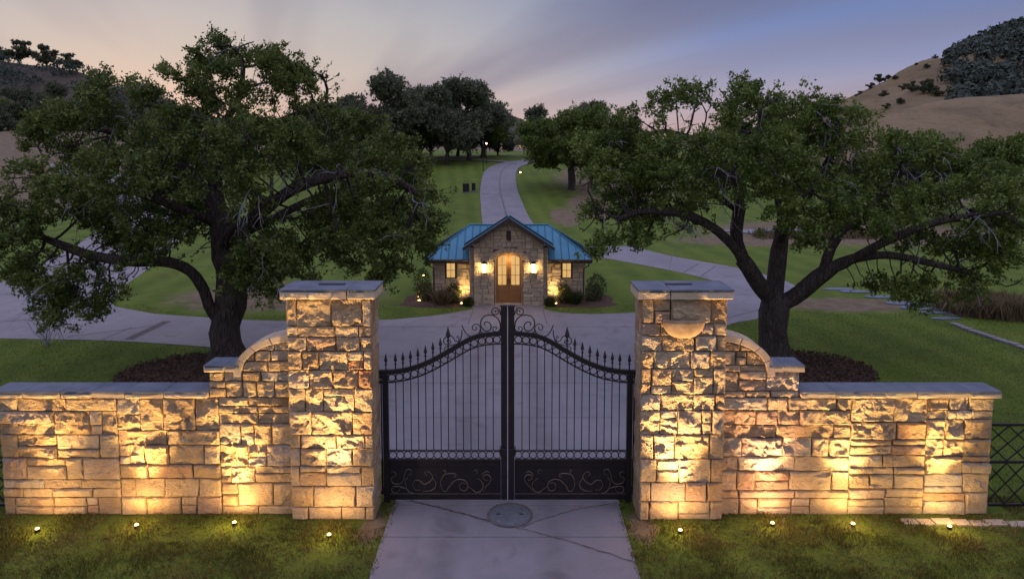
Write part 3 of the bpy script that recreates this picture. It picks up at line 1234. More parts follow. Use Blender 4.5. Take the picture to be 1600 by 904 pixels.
def wall(sgn, xin, xstep, xend, seed, label):
    """sgn -1 left, +1 right; xin beside pillar, xstep where the raised part ends, xend outer end"""
    rn = random.Random(seed)
    p = empty('stone_wall', (sgn * (abs(xin) + abs(xend)) / 2, (WF + WB) / 2, 0), label, 'stone wall', 'stone walls beside the gate')
    ox, oy = p.location.x, p.location.y
    A, S, Ee = abs(xin), abs(xstep), abs(xend)
    z_step, z_top = 2.80, 3.38      # top of masonry under the coping: step and arch crown
    xa = S - .62                     # arch springs here
    rx, rz = xa - A, z_top - z_step + .05
    arc = []
    for k in range(13):
        t = math.pi / 2 * k / 12
        arc.append((A + rx * math.sin(t), z_step - .05 + rz * math.cos(t)))   # from crown (beside pillar) outwards
    # core
    prof = [(A - .1, -.2), (Ee - STO, -.2), (Ee - STO, WH - .01), (S - STO, WH - .01), (S - STO, z_step - .01), (xa, z_step - .01)] + [(a - .02, z - .03) for a, z in reversed(arc)][1:] + [(A - .1, z_top - .03)]
    q = MB()
    q.prism([(sgn * a - ox, z) for a, z in (prof if sgn > 0 else reversed(prof))], WB - WF - STO, 'y', WF + STO - oy)
    q.obj('mortar_core', M['mortar'], p)
    O = (-ox, WF + STO - oy)

    def put(poly, **kw):
        if sgn < 0:
            poly = [(-u, v) for u, v in reversed(poly)]
        if poly_area(poly) < .012:
            return
        stone(p, poly, O, (1, 0), (0, -1), rn, **kw)
    for c in cells(A, Ee, 0, WH, rn):
        put(rect(c))
    for c in cells(A, S, WH, z_step, rn, (.2, .32), (.28, .6), (.7, 1.2)):
        put(rect(c))
    # arch part: clip courses under the curve
    for c in cells(A, xa, z_step, z_top, rn, (.18, .3), (.25, .5), (.6, 1.2), .2):
        poly = rect(c)
        for (a, b2) in zip(arc[:-1], arc[1:]):
            poly = clip_poly(poly, b2, a)
            if len(poly) < 3:
                break
        if len(poly) >= 3:
            # drop slivers
            pp = [poly[0]]
            for z in poly[1:]:
                if math.hypot(z[0] - pp[-1][0], z[1] - pp[-1][1]) > .02:
                    pp.append(z)
            if len(pp) >= 3 and poly_area(pp) > .012:
                put(pp)
    # end face
    for c in cells(WF - oy + .03, WB - oy, 0, WH, rn, (.25, .45), (.2, .4), (.3, .6)):
        cc = c if sgn > 0 else (-c[2], c[1], -c[0], c[3])
        stone(p, rect(cc), (sgn * (Ee - STO) - ox, 0), (0, sgn), (sgn, 0), rn, amp=.02, step=.08, back=.05, base=.04)
    # step face of the raised part
    MB().box((sgn * (S - STO) - ox - .02, WF + .04 - oy, WH - .02), (sgn * (S - STO) - ox + .02, WB - oy, z_step - .012)).obj('step_face', M['mortar'], p)

    def slab(a, b2, z, th, ovf=.06, edge=True):
        lo, hi = sorted((sgn * a, sgn * b2))
        if edge:
            stone(p, [(lo, z), (hi, z), (hi, z + th), (lo, z + th)], (-ox, WF - ovf + .012 - oy), (1, 0), (0, -1), rn, amp=.012, step=.06, back=WB - WF + ovf - .02, base=.016, edge=.010, gap=.002, mat='sandcap', name='coping_edge')
        qq = MB()
        qq.box((lo - ox + .003, WF - ovf - oy - .012, z + th + .003), (hi - ox - .003, WB + .03 - oy, z + th + .045))
        qq.obj('coping_slab', M['slate'], p, bevel=.006)
    # coping of the low wall
    x = S + .005
    while x < Ee + .10 - 1e-6:
        w = rn.uniform(.55, 1.0)
        if Ee + .10 - (x + w) < .45:
            w = Ee + .10 - x
        slab(x, x + w, WH + .004, .09)
        x += w
    # coping of the step: two slabs
    slab(xa + .02, xa + .30, z_step + .004, .09)
    slab(xa + .30, S + .07, z_step + .004, .09)
    # arch coping: curved segments
    nseg = 4
    for k in range(nseg):
        t0, t1 = math.pi / 2 * (k + .02) / nseg, math.pi / 2 * (k + .98) / nseg
        if k == nseg - 1:
            t1 = math.pi / 2 * 1.03
        inn, out = [], []
        for i in range(6):
            t = t0 + (t1 - t0) * i / 5
            inn.append((A + (rx - .0) * math.sin(t), z_step - .05 + rz * math.cos(t)))
            out.append((A + (rx + .14) * math.sin(t), z_step - .05 + (rz + .13) * math.cos(t)))
        poly = inn + out[::-1]
        q = MB()
        pl = [(sgn * a - ox, z) for a, z in (poly if sgn > 0 else poly)]
        if poly_area(pl) > 0:
            pl = pl[::-1]
        q.prism(pl, WB - WF + .07, 'y', WF - .055 - oy)
        q.obj('arch_coping', M['sandcap'], p, bevel=.010)
    return p


wall(-1, -4.02, -5.62, -9.62, 55, 'left stone wall sweeping down from the pillar, lit from below')
wall(1, 4.00, 5.50, 9.18, 77, 'right stone wall sweeping down from the pillar, lit from below')

# ------------------------------------------------------------------ iron gate
GY0 = 12.99
GZB = .075


def gz(v):   # survey height in the gate plane
    return at(793, v, GY0).z


top_pts = [(-2.50, gz(581)), (-2.16, gz(579.6)), (-1.82, gz(574)), (-1.49, gz(563.5)), (-1.15, gz(548.7)), (-.81, gz(532.6)), (-.57, gz(524.5)), (-.31, gz(521.2)), (-.10, gz(520.3))]
top_c = catmull([(a, 0, b) for a, b in top_pts], 6)
tx = np.array([p.x for p in top_c])
tz = np.array([p.z for p in top_c])


def ztop(x):
    return float(np.interp(x, tx, tz))


def spiral(cx, cz, r, a0, turns, n=22, r_in=.25):
    """flat spiral from radius r at angle a0 inwards; sign of turns = direction"""
    out = []
    for i in range(n + 1):
        t = i / n
        rr = r * (1 - t * (1 - r_in))
        a = a0 + turns * 2 * math.pi * t
        out.append((cx + rr * math.cos(a), cz + rr * math.sin(a)))
    return out


def flat_bar(b, pts, w, d, y=0):
    """bar of rectangular section along an (x,z) line"""
    v, f = [], []
    n = len(pts)
    for i, p in enumerate(pts):
        a, c = Vector(pts[max(i - 1, 0)]), Vector(pts[min(i + 1, n - 1)])
        t = (c - a).normalized()
        nx_, nz_ = -t.y * w / 2, t.x * w / 2
        v += [(p[0] + nx_, y - d / 2, p[1] + nz_), (p[0] - nx_, y - d / 2, p[1] - nz_), (p[0] - nx_, y + d / 2, p[1] - nz_), (p[0] + nx_, y + d / 2, p[1] + nz_)]
    for i in range(n - 1):
        for k in range(4):
            f.append((i * 4 + k, (i + 1) * 4 + k, (i + 1) * 4 + (k + 1) % 4, i * 4 + (k + 1) % 4))
    f += [(3, 2, 1, 0), tuple((n - 1) * 4 + k for k in range(4))]
    b.add(v, f)


def torus_mesh(r, rr, n=20, m=6):
    v, f = [], []
    for i in range(n):
        a = 2 * math.pi * i / n
        for k in range(m):
            w = 2 * math.pi * k / m
            q = r + rr * math.cos(w)
            v.append((q * math.cos(a), rr * math.sin(w), q * math.sin(a)))
    for i in range(n):
        for k in range(m):
            f.append((i * m + k, i * m + (k + 1) % m, ((i + 1) % n) * m + (k + 1) % m, ((i + 1) % n) * m + k))
    return MB().add(v, f).mesh('ring', M['iron'], True)


ring_big, ring_small = torus_mesh(.068, .010), torus_mesh(.072, .009)
fin_b = MB().lathe([(.012, 0), (.012, .10), (.026, .105), (.026, .125), (.012, .13), (.014, .15), (.034, .19), (.030, .215), (.016, .27), (.003, .33)], n=8)
fin_mesh = fin_b.mesh('finial', M['iron'])
fin_big = MB().lathe([(.013, 0), (.013, .16), (.03, .165), (.03, .185), (.014, .19), (.016, .22), (.050, .27), (.044, .30), (.024, .37), (.003, .45)], n=8).mesh('finial', M['iron'])


def gate(sgn, label):
    g = empty('gate_leaf', (sgn * 1.25, GY0, GZB), label, 'gate', 'iron gate leaves')
    mir = lambda x: (-x * sgn if sgn > 0 else x) - sgn * 1.25          # local x of the left-leaf design
    zz = lambda z: z - GZB

    def tb(pts, r, name, mat='iron', n=6, y=0):
        b = MB()
        b.tube([(mir(a), y, zz(z)) for a, z in pts], r, n)
        return b.obj(name, M[mat], g, smooth=True)

    def bx(x0, x1, z0, z1, d, name, y=0, bev=.006, mat='iron'):
        a, c = sorted((mir(x0), mir(x1)))
        return MB().box((a, y - d / 2, zz(z0)), (c, y + d / 2, zz(z1))).obj(name, M[mat], g, bevel=bev)
    bx(-2.44, -2.33, .03, 2.62, .10, 'hinge_stile')
    bx(-.130, -.010, GZB, gz(478), .09, 'meeting_stile')
    bx(-.145, -.006, gz(478), gz(478) + .025, .11, 'stile_cap')
    b = MB()
    flat_bar(b, [(mir(x), zz(z)) for x, z in zip(tx, tz)], .085, .07)
    b.obj('top_rail', M['iron'], g)
    b = MB()
    xs = np.linspace(-2.34, -.13, 30)
    flat_bar(b, [(mir(x), zz(ztop(x) - .205)) for x in xs], .022, .03)
    b.obj('lower_rail', M['iron'], g)
    bx(-2.33, -.135, gz(704), gz(704) + .022, .04, 'middle_rail', bev=.003)
    bx(-2.33, -.135, gz(720), gz(720) + .05, .06, 'panel_rail', bev=.004)
    bx(-2.33, -.135, GZB, GZB + .085, .07, 'bottom_rail', bev=.004)
    # sheet panel behind the scrollwork
    bx(-2.33, -.135, GZB + .085, gz(720), .012, 'sheet_panel', bev=0)
    bx(-2.33, -.135, gz(734) + .06, gz(734) + .072, .02, 'panel_trim', y=-.008, bev=0)
    bx(-2.33, -.135, GZB + .105, GZB + .117, .02, 'panel_trim', y=-.008, bev=0, mat='bronze')
    sp = (2.33 - .135) / 15.0
    for i in range(1, 15):
        x = -2.33 + sp * i
        MB().box((-.0085, -.0085, 0), (.0085, .0085, ztop(x) - .205 - (gz(704) + .02))).obj('bar', M['iron'], g, (mir(x), 0, zz(gz(704) + .02)))
        if i <= 7:
            mk('finial', fin_mesh, None, g, (mir(x), 0, zz(ztop(x) + .035)))
    mk('finial', fin_mesh, None, g, (mir(-2.37), 0, zz(ztop(-2.37) + .035)))
    for i in range(15):
        x = -2.33 + sp * (i + .5)
        mk('ring', ring_big, None, g, (mir(x), 0, zz(ztop(x) - .119)))
        mk('ring', ring_small, None, g, (mir(x), 0, zz((gz(704) + gz(720) + .05) / 2)))
        if i:
            xx = x - sp / 2
            MB().box((-.009, -.008, -.06), (.009, .008, .06)).obj('ring_clip', M['iron'], g, (mir(xx), 0, zz(ztop(xx) - .125)))
    mk('finial', fin_big, None, g, (mir(-1.165 + .01), 0, zz(ztop(-1.16) + .045)))
    # scrollwork over the crown: coordinates in survey pixels of the detail, turned into metres
    S = 1 / 3.72 / 79.6 * 1.0

    def cv(u, v):
        return (at(580 + u / 3.72, 460 + v / 3.72, GY0).x, at(580 + u / 3.72, 460 + v / 3.72, GY0).z)
    def sc(pts, r=.0105):
        tb(pts, r, 'scroll', n=6)
    k = 1 / (3.72 * 80.5)
    # big C-scroll
    c0 = cv(695, 168)
    sc(spiral(c0[0], c0[1], 58 * k, R(-5), -1.0, 26, .95)[:10] and [])if False else None
    c = cv(672, 172)
    sc([cv(752, 222), cv(752, 190), cv(748, 160), cv(735, 137), cv(712, 121), cv(685, 117), cv(658, 124), cv(641, 143), cv(635, 166), cv(641, 190), cv(657, 208), cv(677, 213), cv(692, 203), cv(698, 186), cv(692, 168), cv(677, 158), cv(662, 160), cv(656, 170), cv(664, 178)], .012)
    sc([cv(752, 118), cv(748, 95), cv(735, 80), cv(718, 77), cv(703, 86), cv(700, 104), cv(712, 117), cv(730, 116), cv(741, 104), cv(735, 92), cv(722, 93), cv(722, 102)], .0105)
    sc([cv(752, 196), cv(744, 208), cv(730, 216), cv(714, 212), cv(706, 200), cv(710, 188), cv(724, 186), cv(732, 196), cv(722, 202)], .010)
    sc([cv(650, 215), cv(640, 225), cv(636, 200), cv(632, 182), cv(618, 171), cv(600, 172), cv(588, 184), cv(590, 200), cv(603, 207), cv(614, 198), cv(608, 188)], .010)
    sc([cv(636, 196), cv(628, 222), cv(608, 240), cv(584, 244), cv(562, 236), cv(546, 218), cv(534, 196), cv(528, 176)], .0105)
    sc([cv(527, 205), cv(527, 232), cv(521, 258), cv(505, 272), cv(486, 268), cv(478, 250), cv(466, 240), cv(445, 241), cv(424, 254), cv(420, 274), cv(431, 289), cv(450, 288), cv(464, 276), cv(458, 264), cv(446, 268)], .0105)
    sc([cv(521, 262), cv(498, 286), cv(474, 292), cv(452, 298), cv(440, 300), cv(427, 308), cv(424, 320), cv(434, 328), cv(446, 322), cv(440, 314)], .009)
    sc([cv(508, 262), cv(512, 248), cv(504, 240), cv(496, 246), cv(502, 253)], .008)
    # leaf scrolls raised on the panel
    def pc(u, v):
        x0 = -2.33 + (u - 95) / 560 * 2.19
        z0 = GZB + .13 + (455 - v) / 120 * .50
        return (x0, z0)
    def ps(l, r=.010):
        P = catmull([(a, 0, z) for a, z in l], 5)
        tb([(p.x, p.z) for p in P], [r * (1 - .5 * abs(2 * i / (len(P) - 1) - 1)) for i in range(len(P))], 'panel_scroll', 'bronze', 6, -.012)
    ps([pc(100, 360), pc(112, 350), pc(128, 362), pc(118, 376), pc(104, 382), pc(110, 405), pc(140, 412), pc(165, 395), pc(172, 362), pc(185, 340), pc(205, 345), pc(203, 364), pc(188, 366)])
    ps([pc(186, 378), pc(174, 400), pc(178, 432), pc(150, 425), pc(115, 425), pc(104, 440), pc(118, 455), pc(140, 448), pc(150, 430)])
    ps([pc(178, 432), pc(195, 452), pc(218, 458)])
    ps([pc(250, 440), pc(226, 440), pc(212, 418), pc(222, 394), pc(248, 396), pc(268, 412), pc(290, 405), pc(312, 382), pc(305, 362), pc(285, 350), pc(274, 362), pc(285, 372)])
    ps([pc(312, 384), pc(328, 405), pc(322, 432), pc(298, 445), pc(262, 446)])
    ps([pc(352, 410), pc(358, 385), pc(372, 366), pc(398, 360), pc(425, 362), pc(430, 374), pc(416, 376)])
    ps([pc(352, 410), pc(362, 440), pc(380, 448), pc(395, 425), pc(420, 398), pc(450, 388), pc(478, 398), pc(490, 420), pc(478, 444), pc(455, 440), pc(448, 420), pc(462, 405), pc(478, 412)])
    ps([pc(490, 425), pc(510, 436), pc(530, 452), pc(556, 446), pc(568, 420), pc(556, 396), pc(538, 384)])
    ps([pc(568, 450), pc(580, 425), pc(600, 405), pc(606, 382), pc(590, 366), pc(570, 372), pc(572, 390), pc(590, 392)])
    ps([pc(560, 372), pc(568, 358), pc(585, 350), pc(602, 356)])
    ps([pc(366, 352), pc(374, 342), pc(378, 356), pc(372, 368)], .008)
    ps([pc(518, 350), pc(530, 342), pc(540, 352), pc(528, 362)], .008)
    # hinges to the pillar, latch at the meeting stile
    for z in (.20, .28, 2.42, 2.52):
        MB().box((min(mir(-2.51), mir(-2.43)), -.03, zz(z)), (max(mir(-2.51), mir(-2.43)), .03, zz(z) + .05)).obj('hinge', M['iron'], g, bevel=.005)
    tb([(-2.47, .16), (-2.47, 2.60)], .016, 'hinge_rod', n=8)
    bx(-.16, -.02, gz(706) - .03, gz(706) + .10, .15, 'latch', bev=.01)
    return g


gate(-1, 'left leaf of the black iron driveway gate, scrolled top')
gate(1, 'right leaf of the black iron driveway gate, scrolled top')

# ------------------------------------------------------------------ side fences
def fence(x0, x1, y, label):
    f0 = empty('iron_fence', ((x0 + x1) / 2, y, 0), label, 'fence')
    hw = (x1 - x0) / 2
    zt = 1.72
    for xx in (-hw, hw - .07):
        MB().box((xx, -.035, -.1), (xx + .07, .035, zt)).obj('post', M['iron'], f0, bevel=.005)
    for z in (.06, .92, zt - .06):
        MB().box((-hw + .07, -.02, z), (hw - .07, .02, z + .05)).obj('rail', M['iron'], f0, bevel=.004)
    a, b = -hw + .07, hw - .07
    n = max(1, round((b - a) / .75))
    w = (b - a) / n
    for i in range(n):
        xa = a + i * w
        for (z0, z1) in ((.11, .92), (.97, zt - .06)):
            for (p, q) in (((xa, z0), (xa + w, z1)), ((xa, z1), (xa + w, z0)), ((xa, (z0 + z1) / 2), (xa + w / 2, z1)), ((xa + w / 2, z0), (xa + w, (z0 + z1) / 2)), ((xa, (z0 + z1) / 2), (xa + w / 2, z0)), ((xa + w / 2, z1), (xa + w, (z0 + z1) / 2))):
                m = MB()
                flat_bar(m, [p, q], .022, .02)
                m.obj('lattice_bar', M['iron'], f0)
    return f0


fence(9.20, 10.85, 12.75, 'black iron lattice fence panel at the right end of the wall')
fence(-11.3, -9.66, 12.75, 'black iron lattice fence panel at the left end of the wall')

# paving blocks along the foot of the right wall
pe = empty('paver_edging', (9.2, 12.3, 0), 'row of tan paving blocks along the foot of the right wall', 'paving')
rn = random.Random(4)
x = 7.4
while x < 11.4:
    w = rn.uniform(.26, .40)
    y0 = 12.30 - (x - 7.4) * .045 + rn.uniform(-.02, .02)
    MB().box((x - 9.2, y0 - .11 - 12.3, -.05), (x + w - .02 - 9.2, y0 + .08 - 12.3, .028 + rn.uniform(0, .01))).obj('paver', M['sandcap'], pe, bevel=.01)
    x += w

# ------------------------------------------------------------------ uplights
lens_b = MB()
lens_b.lathe([(.036, 0), (.035, .012), (.028, .022), (.015, .030), (.002, .033)], n=16)
lens_me = lens_b.mesh('lens', M['lens'], True)
body_me = MB().lathe([(.014, -.20), (.016, -.09), (.040, -.085), (.040, -.03), (.044, .0), (.044, .010), (.039, .012), (.038, .008), (.037, .004)], n=16).mesh('housing', M['iron'])
UP = [((58, 822), 'garden uplight farthest left, before the left wall end', (1, .57, .20)), ((213, 816), 'garden uplight second from the left, before the middle of the left wall', (1, .575, .20)),
      ((366, 812), 'garden uplight before the raised part of the left wall', (1, .58, .21)), ((514, 831), 'garden uplight before the left gate pillar', (1, .585, .24)),
      ((1063, 824), 'garden uplight before the right gate pillar', (1, .585, .25)), ((1207, 813), 'garden uplight with pinkish glow before the raised part of the right wall', (1, .54, .28)),
      ((1333, 814), 'garden uplight before the middle of the right wall', (1, .61, .225)), ((1484, 818), 'garden uplight farthest right, before the right wall end', (1, .61, .205))]
for i, ((u, v), lab, col) in enumerate(UP):
    gx_, gy_ = gp(u, v, .10)
    pil = i in (3, 4)
    u0 = empty('uplight', (gx_, gy_, .048), lab, 'uplight', 'uplights in the grass before the wall')
    mk('housing', body_me, None, u0)
    mk('lens', lens_me, None, u0, (0, 0, .006))
    L = bpy.data.lights.new('uplight_beam', 'SPOT')
    L.energy = 2100 if pil else 1120
    L.color = col
    L.spot_size = R(64)
    L.spot_blend = 1.0
    L.shadow_soft_size = .075
    lo = bpy.data.objects.new('beam', L)
    COL.objects.link(lo)
    lo.parent = u0
    lo.location = (0, 0, .07)
    d = Vector((0, .10 if not pil else .07, 1.0))
    lo.rotation_euler = (-d).to_track_quat('Z', 'Y').to_euler()
    L = bpy.data.lights.new('uplight_spill', 'SPOT')
    L.energy = 40 if not pil else 42
    L.color = col
    L.spot_size = R(172)
    L.spot_blend = .6
    L.shadow_soft_size = .06
    lo = bpy.data.objects.new('spill', L)
    COL.objects.link(lo)
    lo.parent = u0
    lo.location = (0, 0, .14)
    lo.rotation_euler = (-Vector((0, .55, 1))).to_track_quat('Z', 'Y').to_euler()
    L = bpy.data.lights.new('uplight_glow', 'POINT')
    L.energy = 17
    L.color = col
    L.shadow_soft_size = .05
    lo = bpy.data.objects.new('glow', L)
    COL.objects.link(lo)
    lo.parent = u0
    lo.location = (0, -.02, .30)

# ------------------------------------------------------------------ gatehouse
HX, HY = -.06, 29.87
house = empty('gatehouse', (HX, HY, 0), 'small stone gatehouse with blue metal roof and arched double door', 'gatehouse')
rn = random.Random(8)
EZ = 1.98                                   # wing wall height
PX1, PXO = 1.55, 1.70                       # porch half width, stepped pier half width
GA, GE = 3.80, 2.62                         # gable wall apex and its eave height
OW, OS, OA = .62, 2.02, 2.36                # opening half width, springing, crown


def clad(rects, O, U, Nn, keep=None, hs=(.13, .24), ws=(.18, .46), step_out=.035):
    """small stones of one facade, joined: too small to pick apart"""
    b = MB()
    for (u0, v0, u1, v1) in rects:
        for c in cells(u0, u1, v0, v1, rn, hs, ws, (.8, 1.6), .2):
            poly = rect(c)
            if keep:
                poly = keep(poly)
                if not poly or len(poly) < 3 or abs(poly_area(poly)) < .004:
                    continue
            cu = sum(p[0] for p in poly) / len(poly)
            cv_ = sum(p[1] for p in poly) / len(poly)
            h = step_out + rn.uniform(-.012, .022)
            ins = [(p[0] + (cu - p[0]) * .06 + rn.uniform(-.004, .004), p[1] + (cv_ - p[1]) * .08 + rn.uniform(-.004, .004)) for p in poly]
            top = [(p[0] + (cu - p[0]) * .2, p[1] + (cv_ - p[1]) * .24) for p in ins]
            n = len(ins)
            V = [(p, 0.0) for p in ins] + [(p, h * .75) for p in ins] + [(p, h + rn.uniform(-.008, .012)) for p in top]
            W = [(O[0] + U[0] * p[0] + Nn[0] * t, O[1] + U[1] * p[0] + Nn[1] * t, p[1]) for p, t in V]
            f = []
            for r_ in range(2):
                for k in range(n):
                    f.append((r_ * n + k, r_ * n + (k + 1) % n, (r_ + 1) * n + (k + 1) % n, (r_ + 1) * n + k))
            f.append(tuple(2 * n + k for k in range(n)))
            if (U[1] * Nn[0] - U[0] * Nn[1]) < 0:
                f = [tuple(reversed(q)) for q in f]
            b.add(W, f)
    o = b.obj('stone_cladding', M['hstone'], house)
    o['kind'] = 'stuff'
    return o


def arch_z(x, hw=OW, sp=OS, cr=OA):
    return sp + (cr - sp) * math.sqrt(max(0, 1 - (x / hw) ** 2))


# porch block core: front wall with arched opening, side walls, back
arcp = [(OW * math.cos(t), OS + (OA - OS) * math.sin(t)) for t in np.linspace(0, math.pi, 17)]
zs_ = GE + .10
front = [(-PX1, 0), (-OW, 0)] + [(x_, z_) for x_, z_ in reversed(arcp)] + [(OW, 0), (PX1, 0), (PX1, zs_), (0, GA), (-PX1, zs_)]
MB().prism(front, .42, 'y', 0).obj('porch_wall', M['hmortar'], house)
MB().box((-PXO, .14, 0), (-OW - .05, .55, zs_ - .12)).obj('porch_pier', M['hmortar'], house)
MB().box((OW + .05, .14, 0), (PXO, .55, zs_ - .12)).obj('porch_pier', M['hmortar'], house)
MB().prism([(-PX1, 0), (PX1, 0), (PX1, zs_ - .02), (0, GA - .03), (-PX1, zs_ - .02)], .32, 'y', .60).obj('inner_block', M['hmortar'], house)


def gable_keep(poly):
    sl = (GA - zs_) / PX1
    poly = clip_poly(poly, (PX1, zs_), (0, GA))
    if len(poly) >= 3:
        poly = clip_poly(poly, (0, GA), (-PX1, zs_))
    if len(poly) < 3:
        return None
    cu = sum(p[0] for p in poly) / len(poly)
    cv_ = sum(p[1] for p in poly) / len(poly)
    if abs(cu) < OW + .14 and cv_ < OS + (OA + .24 - OS) * math.sqrt(max(0, 1 - (cu / (OW + .26)) ** 2)) and cv_ > OS - .1:
        return None
    for (a, z) in poly:
        if abs(a) < OW - .01 and z < arch_z(a) + .05:
            return None
    if abs(cu) < .09 and 2.95 < cv_ < 3.33:
        return None
    return poly


clad([(-PX1, 0, -OW - .02, OS - .05), (OW + .02, 0, PX1, OS - .05), (-PX1, OS - .05, PX1, GA)], (0, 0), (1, 0), (0, -1), gable_keep)
# arch stones
for k in range(13):
    t0, t1 = math.pi * (k + .06) / 13, math.pi * (k + .94) / 13
    P = [(OW * math.cos(t0), OS + (OA - OS) * math.sin(t0)), ((OW + .24) * math.cos(t0), OS + (OA + .22 - OS) * math.sin(t0)),
         ((OW + .24) * math.cos(t1), OS + (OA + .22 - OS) * math.sin(t1)), (OW * math.cos(t1), OS + (OA - OS) * math.sin(t1))]
    MB().prism(P[::-1], .30 + rn.uniform(0, .02), 'y', -.065 - rn.uniform(0, .012)).obj('arch_stone', M['hstone'], house, bevel=.008)
for sx in (-1, 1):
    a, c = sorted((sx * (PX1 + .0), sx * PXO))
    clad([(a, 0, c, zs_ - .14)], (0, .14), (1, 0), (0, -1), None, (.16, .28), (.15, .2))
    # returns of porch and pier
    clad([(0.02, 0, .55, zs_ - .12)] if sx > 0 else [(-.55, 0, -.02, zs_ - .12)], (sx * PXO, 0), (0, sx), (sx, 0), None, (.14, .24), (.2, .4))

# gable vent
MB().box((-.10, -.10, 2.93), (.10, -.005, 3.35)).obj('gable_vent', M['frame'], house, bevel=.01)
for k in range(6):
    MB().box((-.075, -.112, 2.97 + k * .06), (.075, -.098, 2.985 + k * .06)).obj('vent_slat', M['darkwood'], house)
# doors: two leaves with glazed lights under the arch
for sx in (-1, 1):
    d = empty('door', (0, .30, 0))
    d.parent = house
    xs_ = [OW * k / 10 for k in range(11)]
    pl = [(sx * .008, .05), (sx * (OW - .03), .05)] + [(sx * min(x_, OW - .03), min(arch_z(min(x_, OW - .03)), OA) - .04) for x_ in reversed(xs_)]
    pl = [q for i, q in enumerate(pl) if i == 0 or (Vector(q) - Vector(pl[i - 1])).length > .012]
    pl[-1] = (sx * .008, pl[-1][1])
    if poly_area(pl) > 0:
        pl = pl[::-1]
    MB().prism(pl, .06, 'y', 0).obj('door_leaf', M['door'], d)
    x0, x1 = .10, OW - .13
    for i in range(2):
        for j in range(3):
            a0, a1 = x0 + (x1 - x0) * i / 2 + .012, x0 + (x1 - x0) * (i + 1) / 2 - .012
            z0, z1 = .86 + j * .45 + .012, .86 + (j + 1) * .45 - .012
            zz0 = arch_z(a0) - .13
            zz1 = arch_z(a1) - .13
            a0s, a1s = (a0, a1) if sx > 0 else (-a1, -a0)
            q0, q1 = (min(z1, zz0), min(z1, zz1)) if sx > 0 else (min(z1, zz1), min(z1, zz0))
            MB().add([(a0s, -.004, z0), (a1s, -.004, z0), (a1s, -.004, q1), (a0s, -.004, q0)], [(0, 1, 2, 3)]).obj('pane', M['pane'], d)
    for (a, c, z0, z1) in ((x0 - .02, x1 + .02, .20, .24), (x0 - .02, x1 + .02, .66, .70), (x0 - .02, x0 + .02, .24, .66), (x1 - .02, x1 + .02, .24, .66)):
        MB().box((min(sx * a, sx * c), -.018, z0), (max(sx * a, sx * c), 0.002, z1)).obj('door_moulding', M['door'], d)
    MB().box((min(sx * .035, sx * .06), -.06, .92), (max(sx * .035, sx * .06), -.035, 1.16)).obj('handle', M['iron'], d, bevel=.006)
fr_in = [(( OW - .05) * math.cos(t), OS + (OA - .05 - OS) * math.sin(t)) for t in np.linspace(0, math.pi, 17)]
fr_out = [((OW + .02) * math.cos(t), OS + (OA + .02 - OS) * math.sin(t)) for t in np.linspace(0, math.pi, 17)]
fp = [(OW - .05, .05)] + fr_in + [(-OW + .05, .05), (-OW - .02, .05)] + fr_out[::-1] + [(OW + .02, .05)]
MB().prism(fp, .10, 'y', .24).obj('door_frame', M['sandcap'], house)
MB().box((-OW, -.02, .0), (OW, .42, .05)).obj('threshold', M['sandcap'], house)
# recessed lamp in the arch
rl = empty('recessed_lamp', (HX, HY + .12, OA - .02), 'small recessed lamp in the crown of the door arch', 'lamp')
MB().lathe([(.05, -.03), (.06, -.01), (.06, .02)], n=12).obj('housing', M['iron'], rl)
MB().lathe([(.004, -.036), (.018, -.034), (.026, -.031)], n=12).obj('lens', M['pathlens'], rl)
L = bpy.data.lights.new('recess_light', 'POINT')
L.energy = 12
L.color = WARM
L.shadow_soft_size = .15
lo = bpy.data.objects.new('light', L)
COL.objects.link(lo)
lo.parent = rl
lo.location = (0, -.12, -.34)

# wings
WY = .68
for sx in (-1, 1):
    a, c = (-3.42, -PX1) if sx < 0 else (PX1, 3.42)
    MB().box((a if sx < 0 else 0.0, WY + (.25 if False else 0), 0), (c if sx > 0 else -.0, WY + 3.2, EZ)).obj('wing_wall', M['hmortar'], house)
    wx = sx * 2.62
    ww, wz0, wz1 = .20, 1.08, 1.84
    ra = [(a, 0, wx - ww - .06, EZ), (wx + ww + .06, 0, c, EZ), (wx - ww - .06, 0, wx + ww + .06, wz0 - .07)]
    clad(ra, (0, WY), (1, 0), (0, -1))
    clad([(WY, 0, WY + 3.2, EZ)] if sx > 0 else [(-WY - 3.2, 0, -WY, EZ)], (sx * 3.42, 0), (0, sx), (sx, 0), None, (.14, .26), (.2, .5))
    w = empty('window', (wx, WY, 0))
    w.parent = house
    MB().box((-ww - .05, -.03, wz1), (ww + .05, .02, wz1 + .10)).obj('lintel', M['hstone'], w)
    for (p0, p1, q0, q1) in ((-ww - .05, -ww + .015, wz0, wz1), (ww - .015, ww + .05, wz0, wz1), (-ww, ww, wz1 - .05, wz1), (-ww, ww, wz0, wz0 + .05)):
        MB().box((p0, -.045, q0), (p1, .01, q1)).obj('frame', M['frame'], w)
    MB().box((-.010, -.035, wz0 + .05), (.010, -.005, wz1 - .05)).obj('muntin', M['frame'], w)
    MB().box((-ww + .015, -.034, (wz0 + wz1) / 2 - .01), (ww - .015, -.006, (wz0 + wz1) / 2 + .01)).obj('muntin', M['frame'], w)
    for i in range(2):
        for j in range(2):
            px0, px1 = -ww + .015 + i * (ww - .005), -.010 + i * (ww - .005)
            pz0 = wz0 + .05 + j * (wz1 - wz0 - .09) / 2
            MB().add([(px0, -.012, pz0), (px1, -.012, pz0), (px1, -.012, pz0 + .32), (px0, -.012, pz0 + .32)], [(0, 1, 2, 3)]).obj('pane', M['pane'], w)
    MB().box((-ww - .09, -.075, wz0 - .065), (ww + .09, .0, wz0)).obj('sill', M['sandcap'], w, bevel=.008)

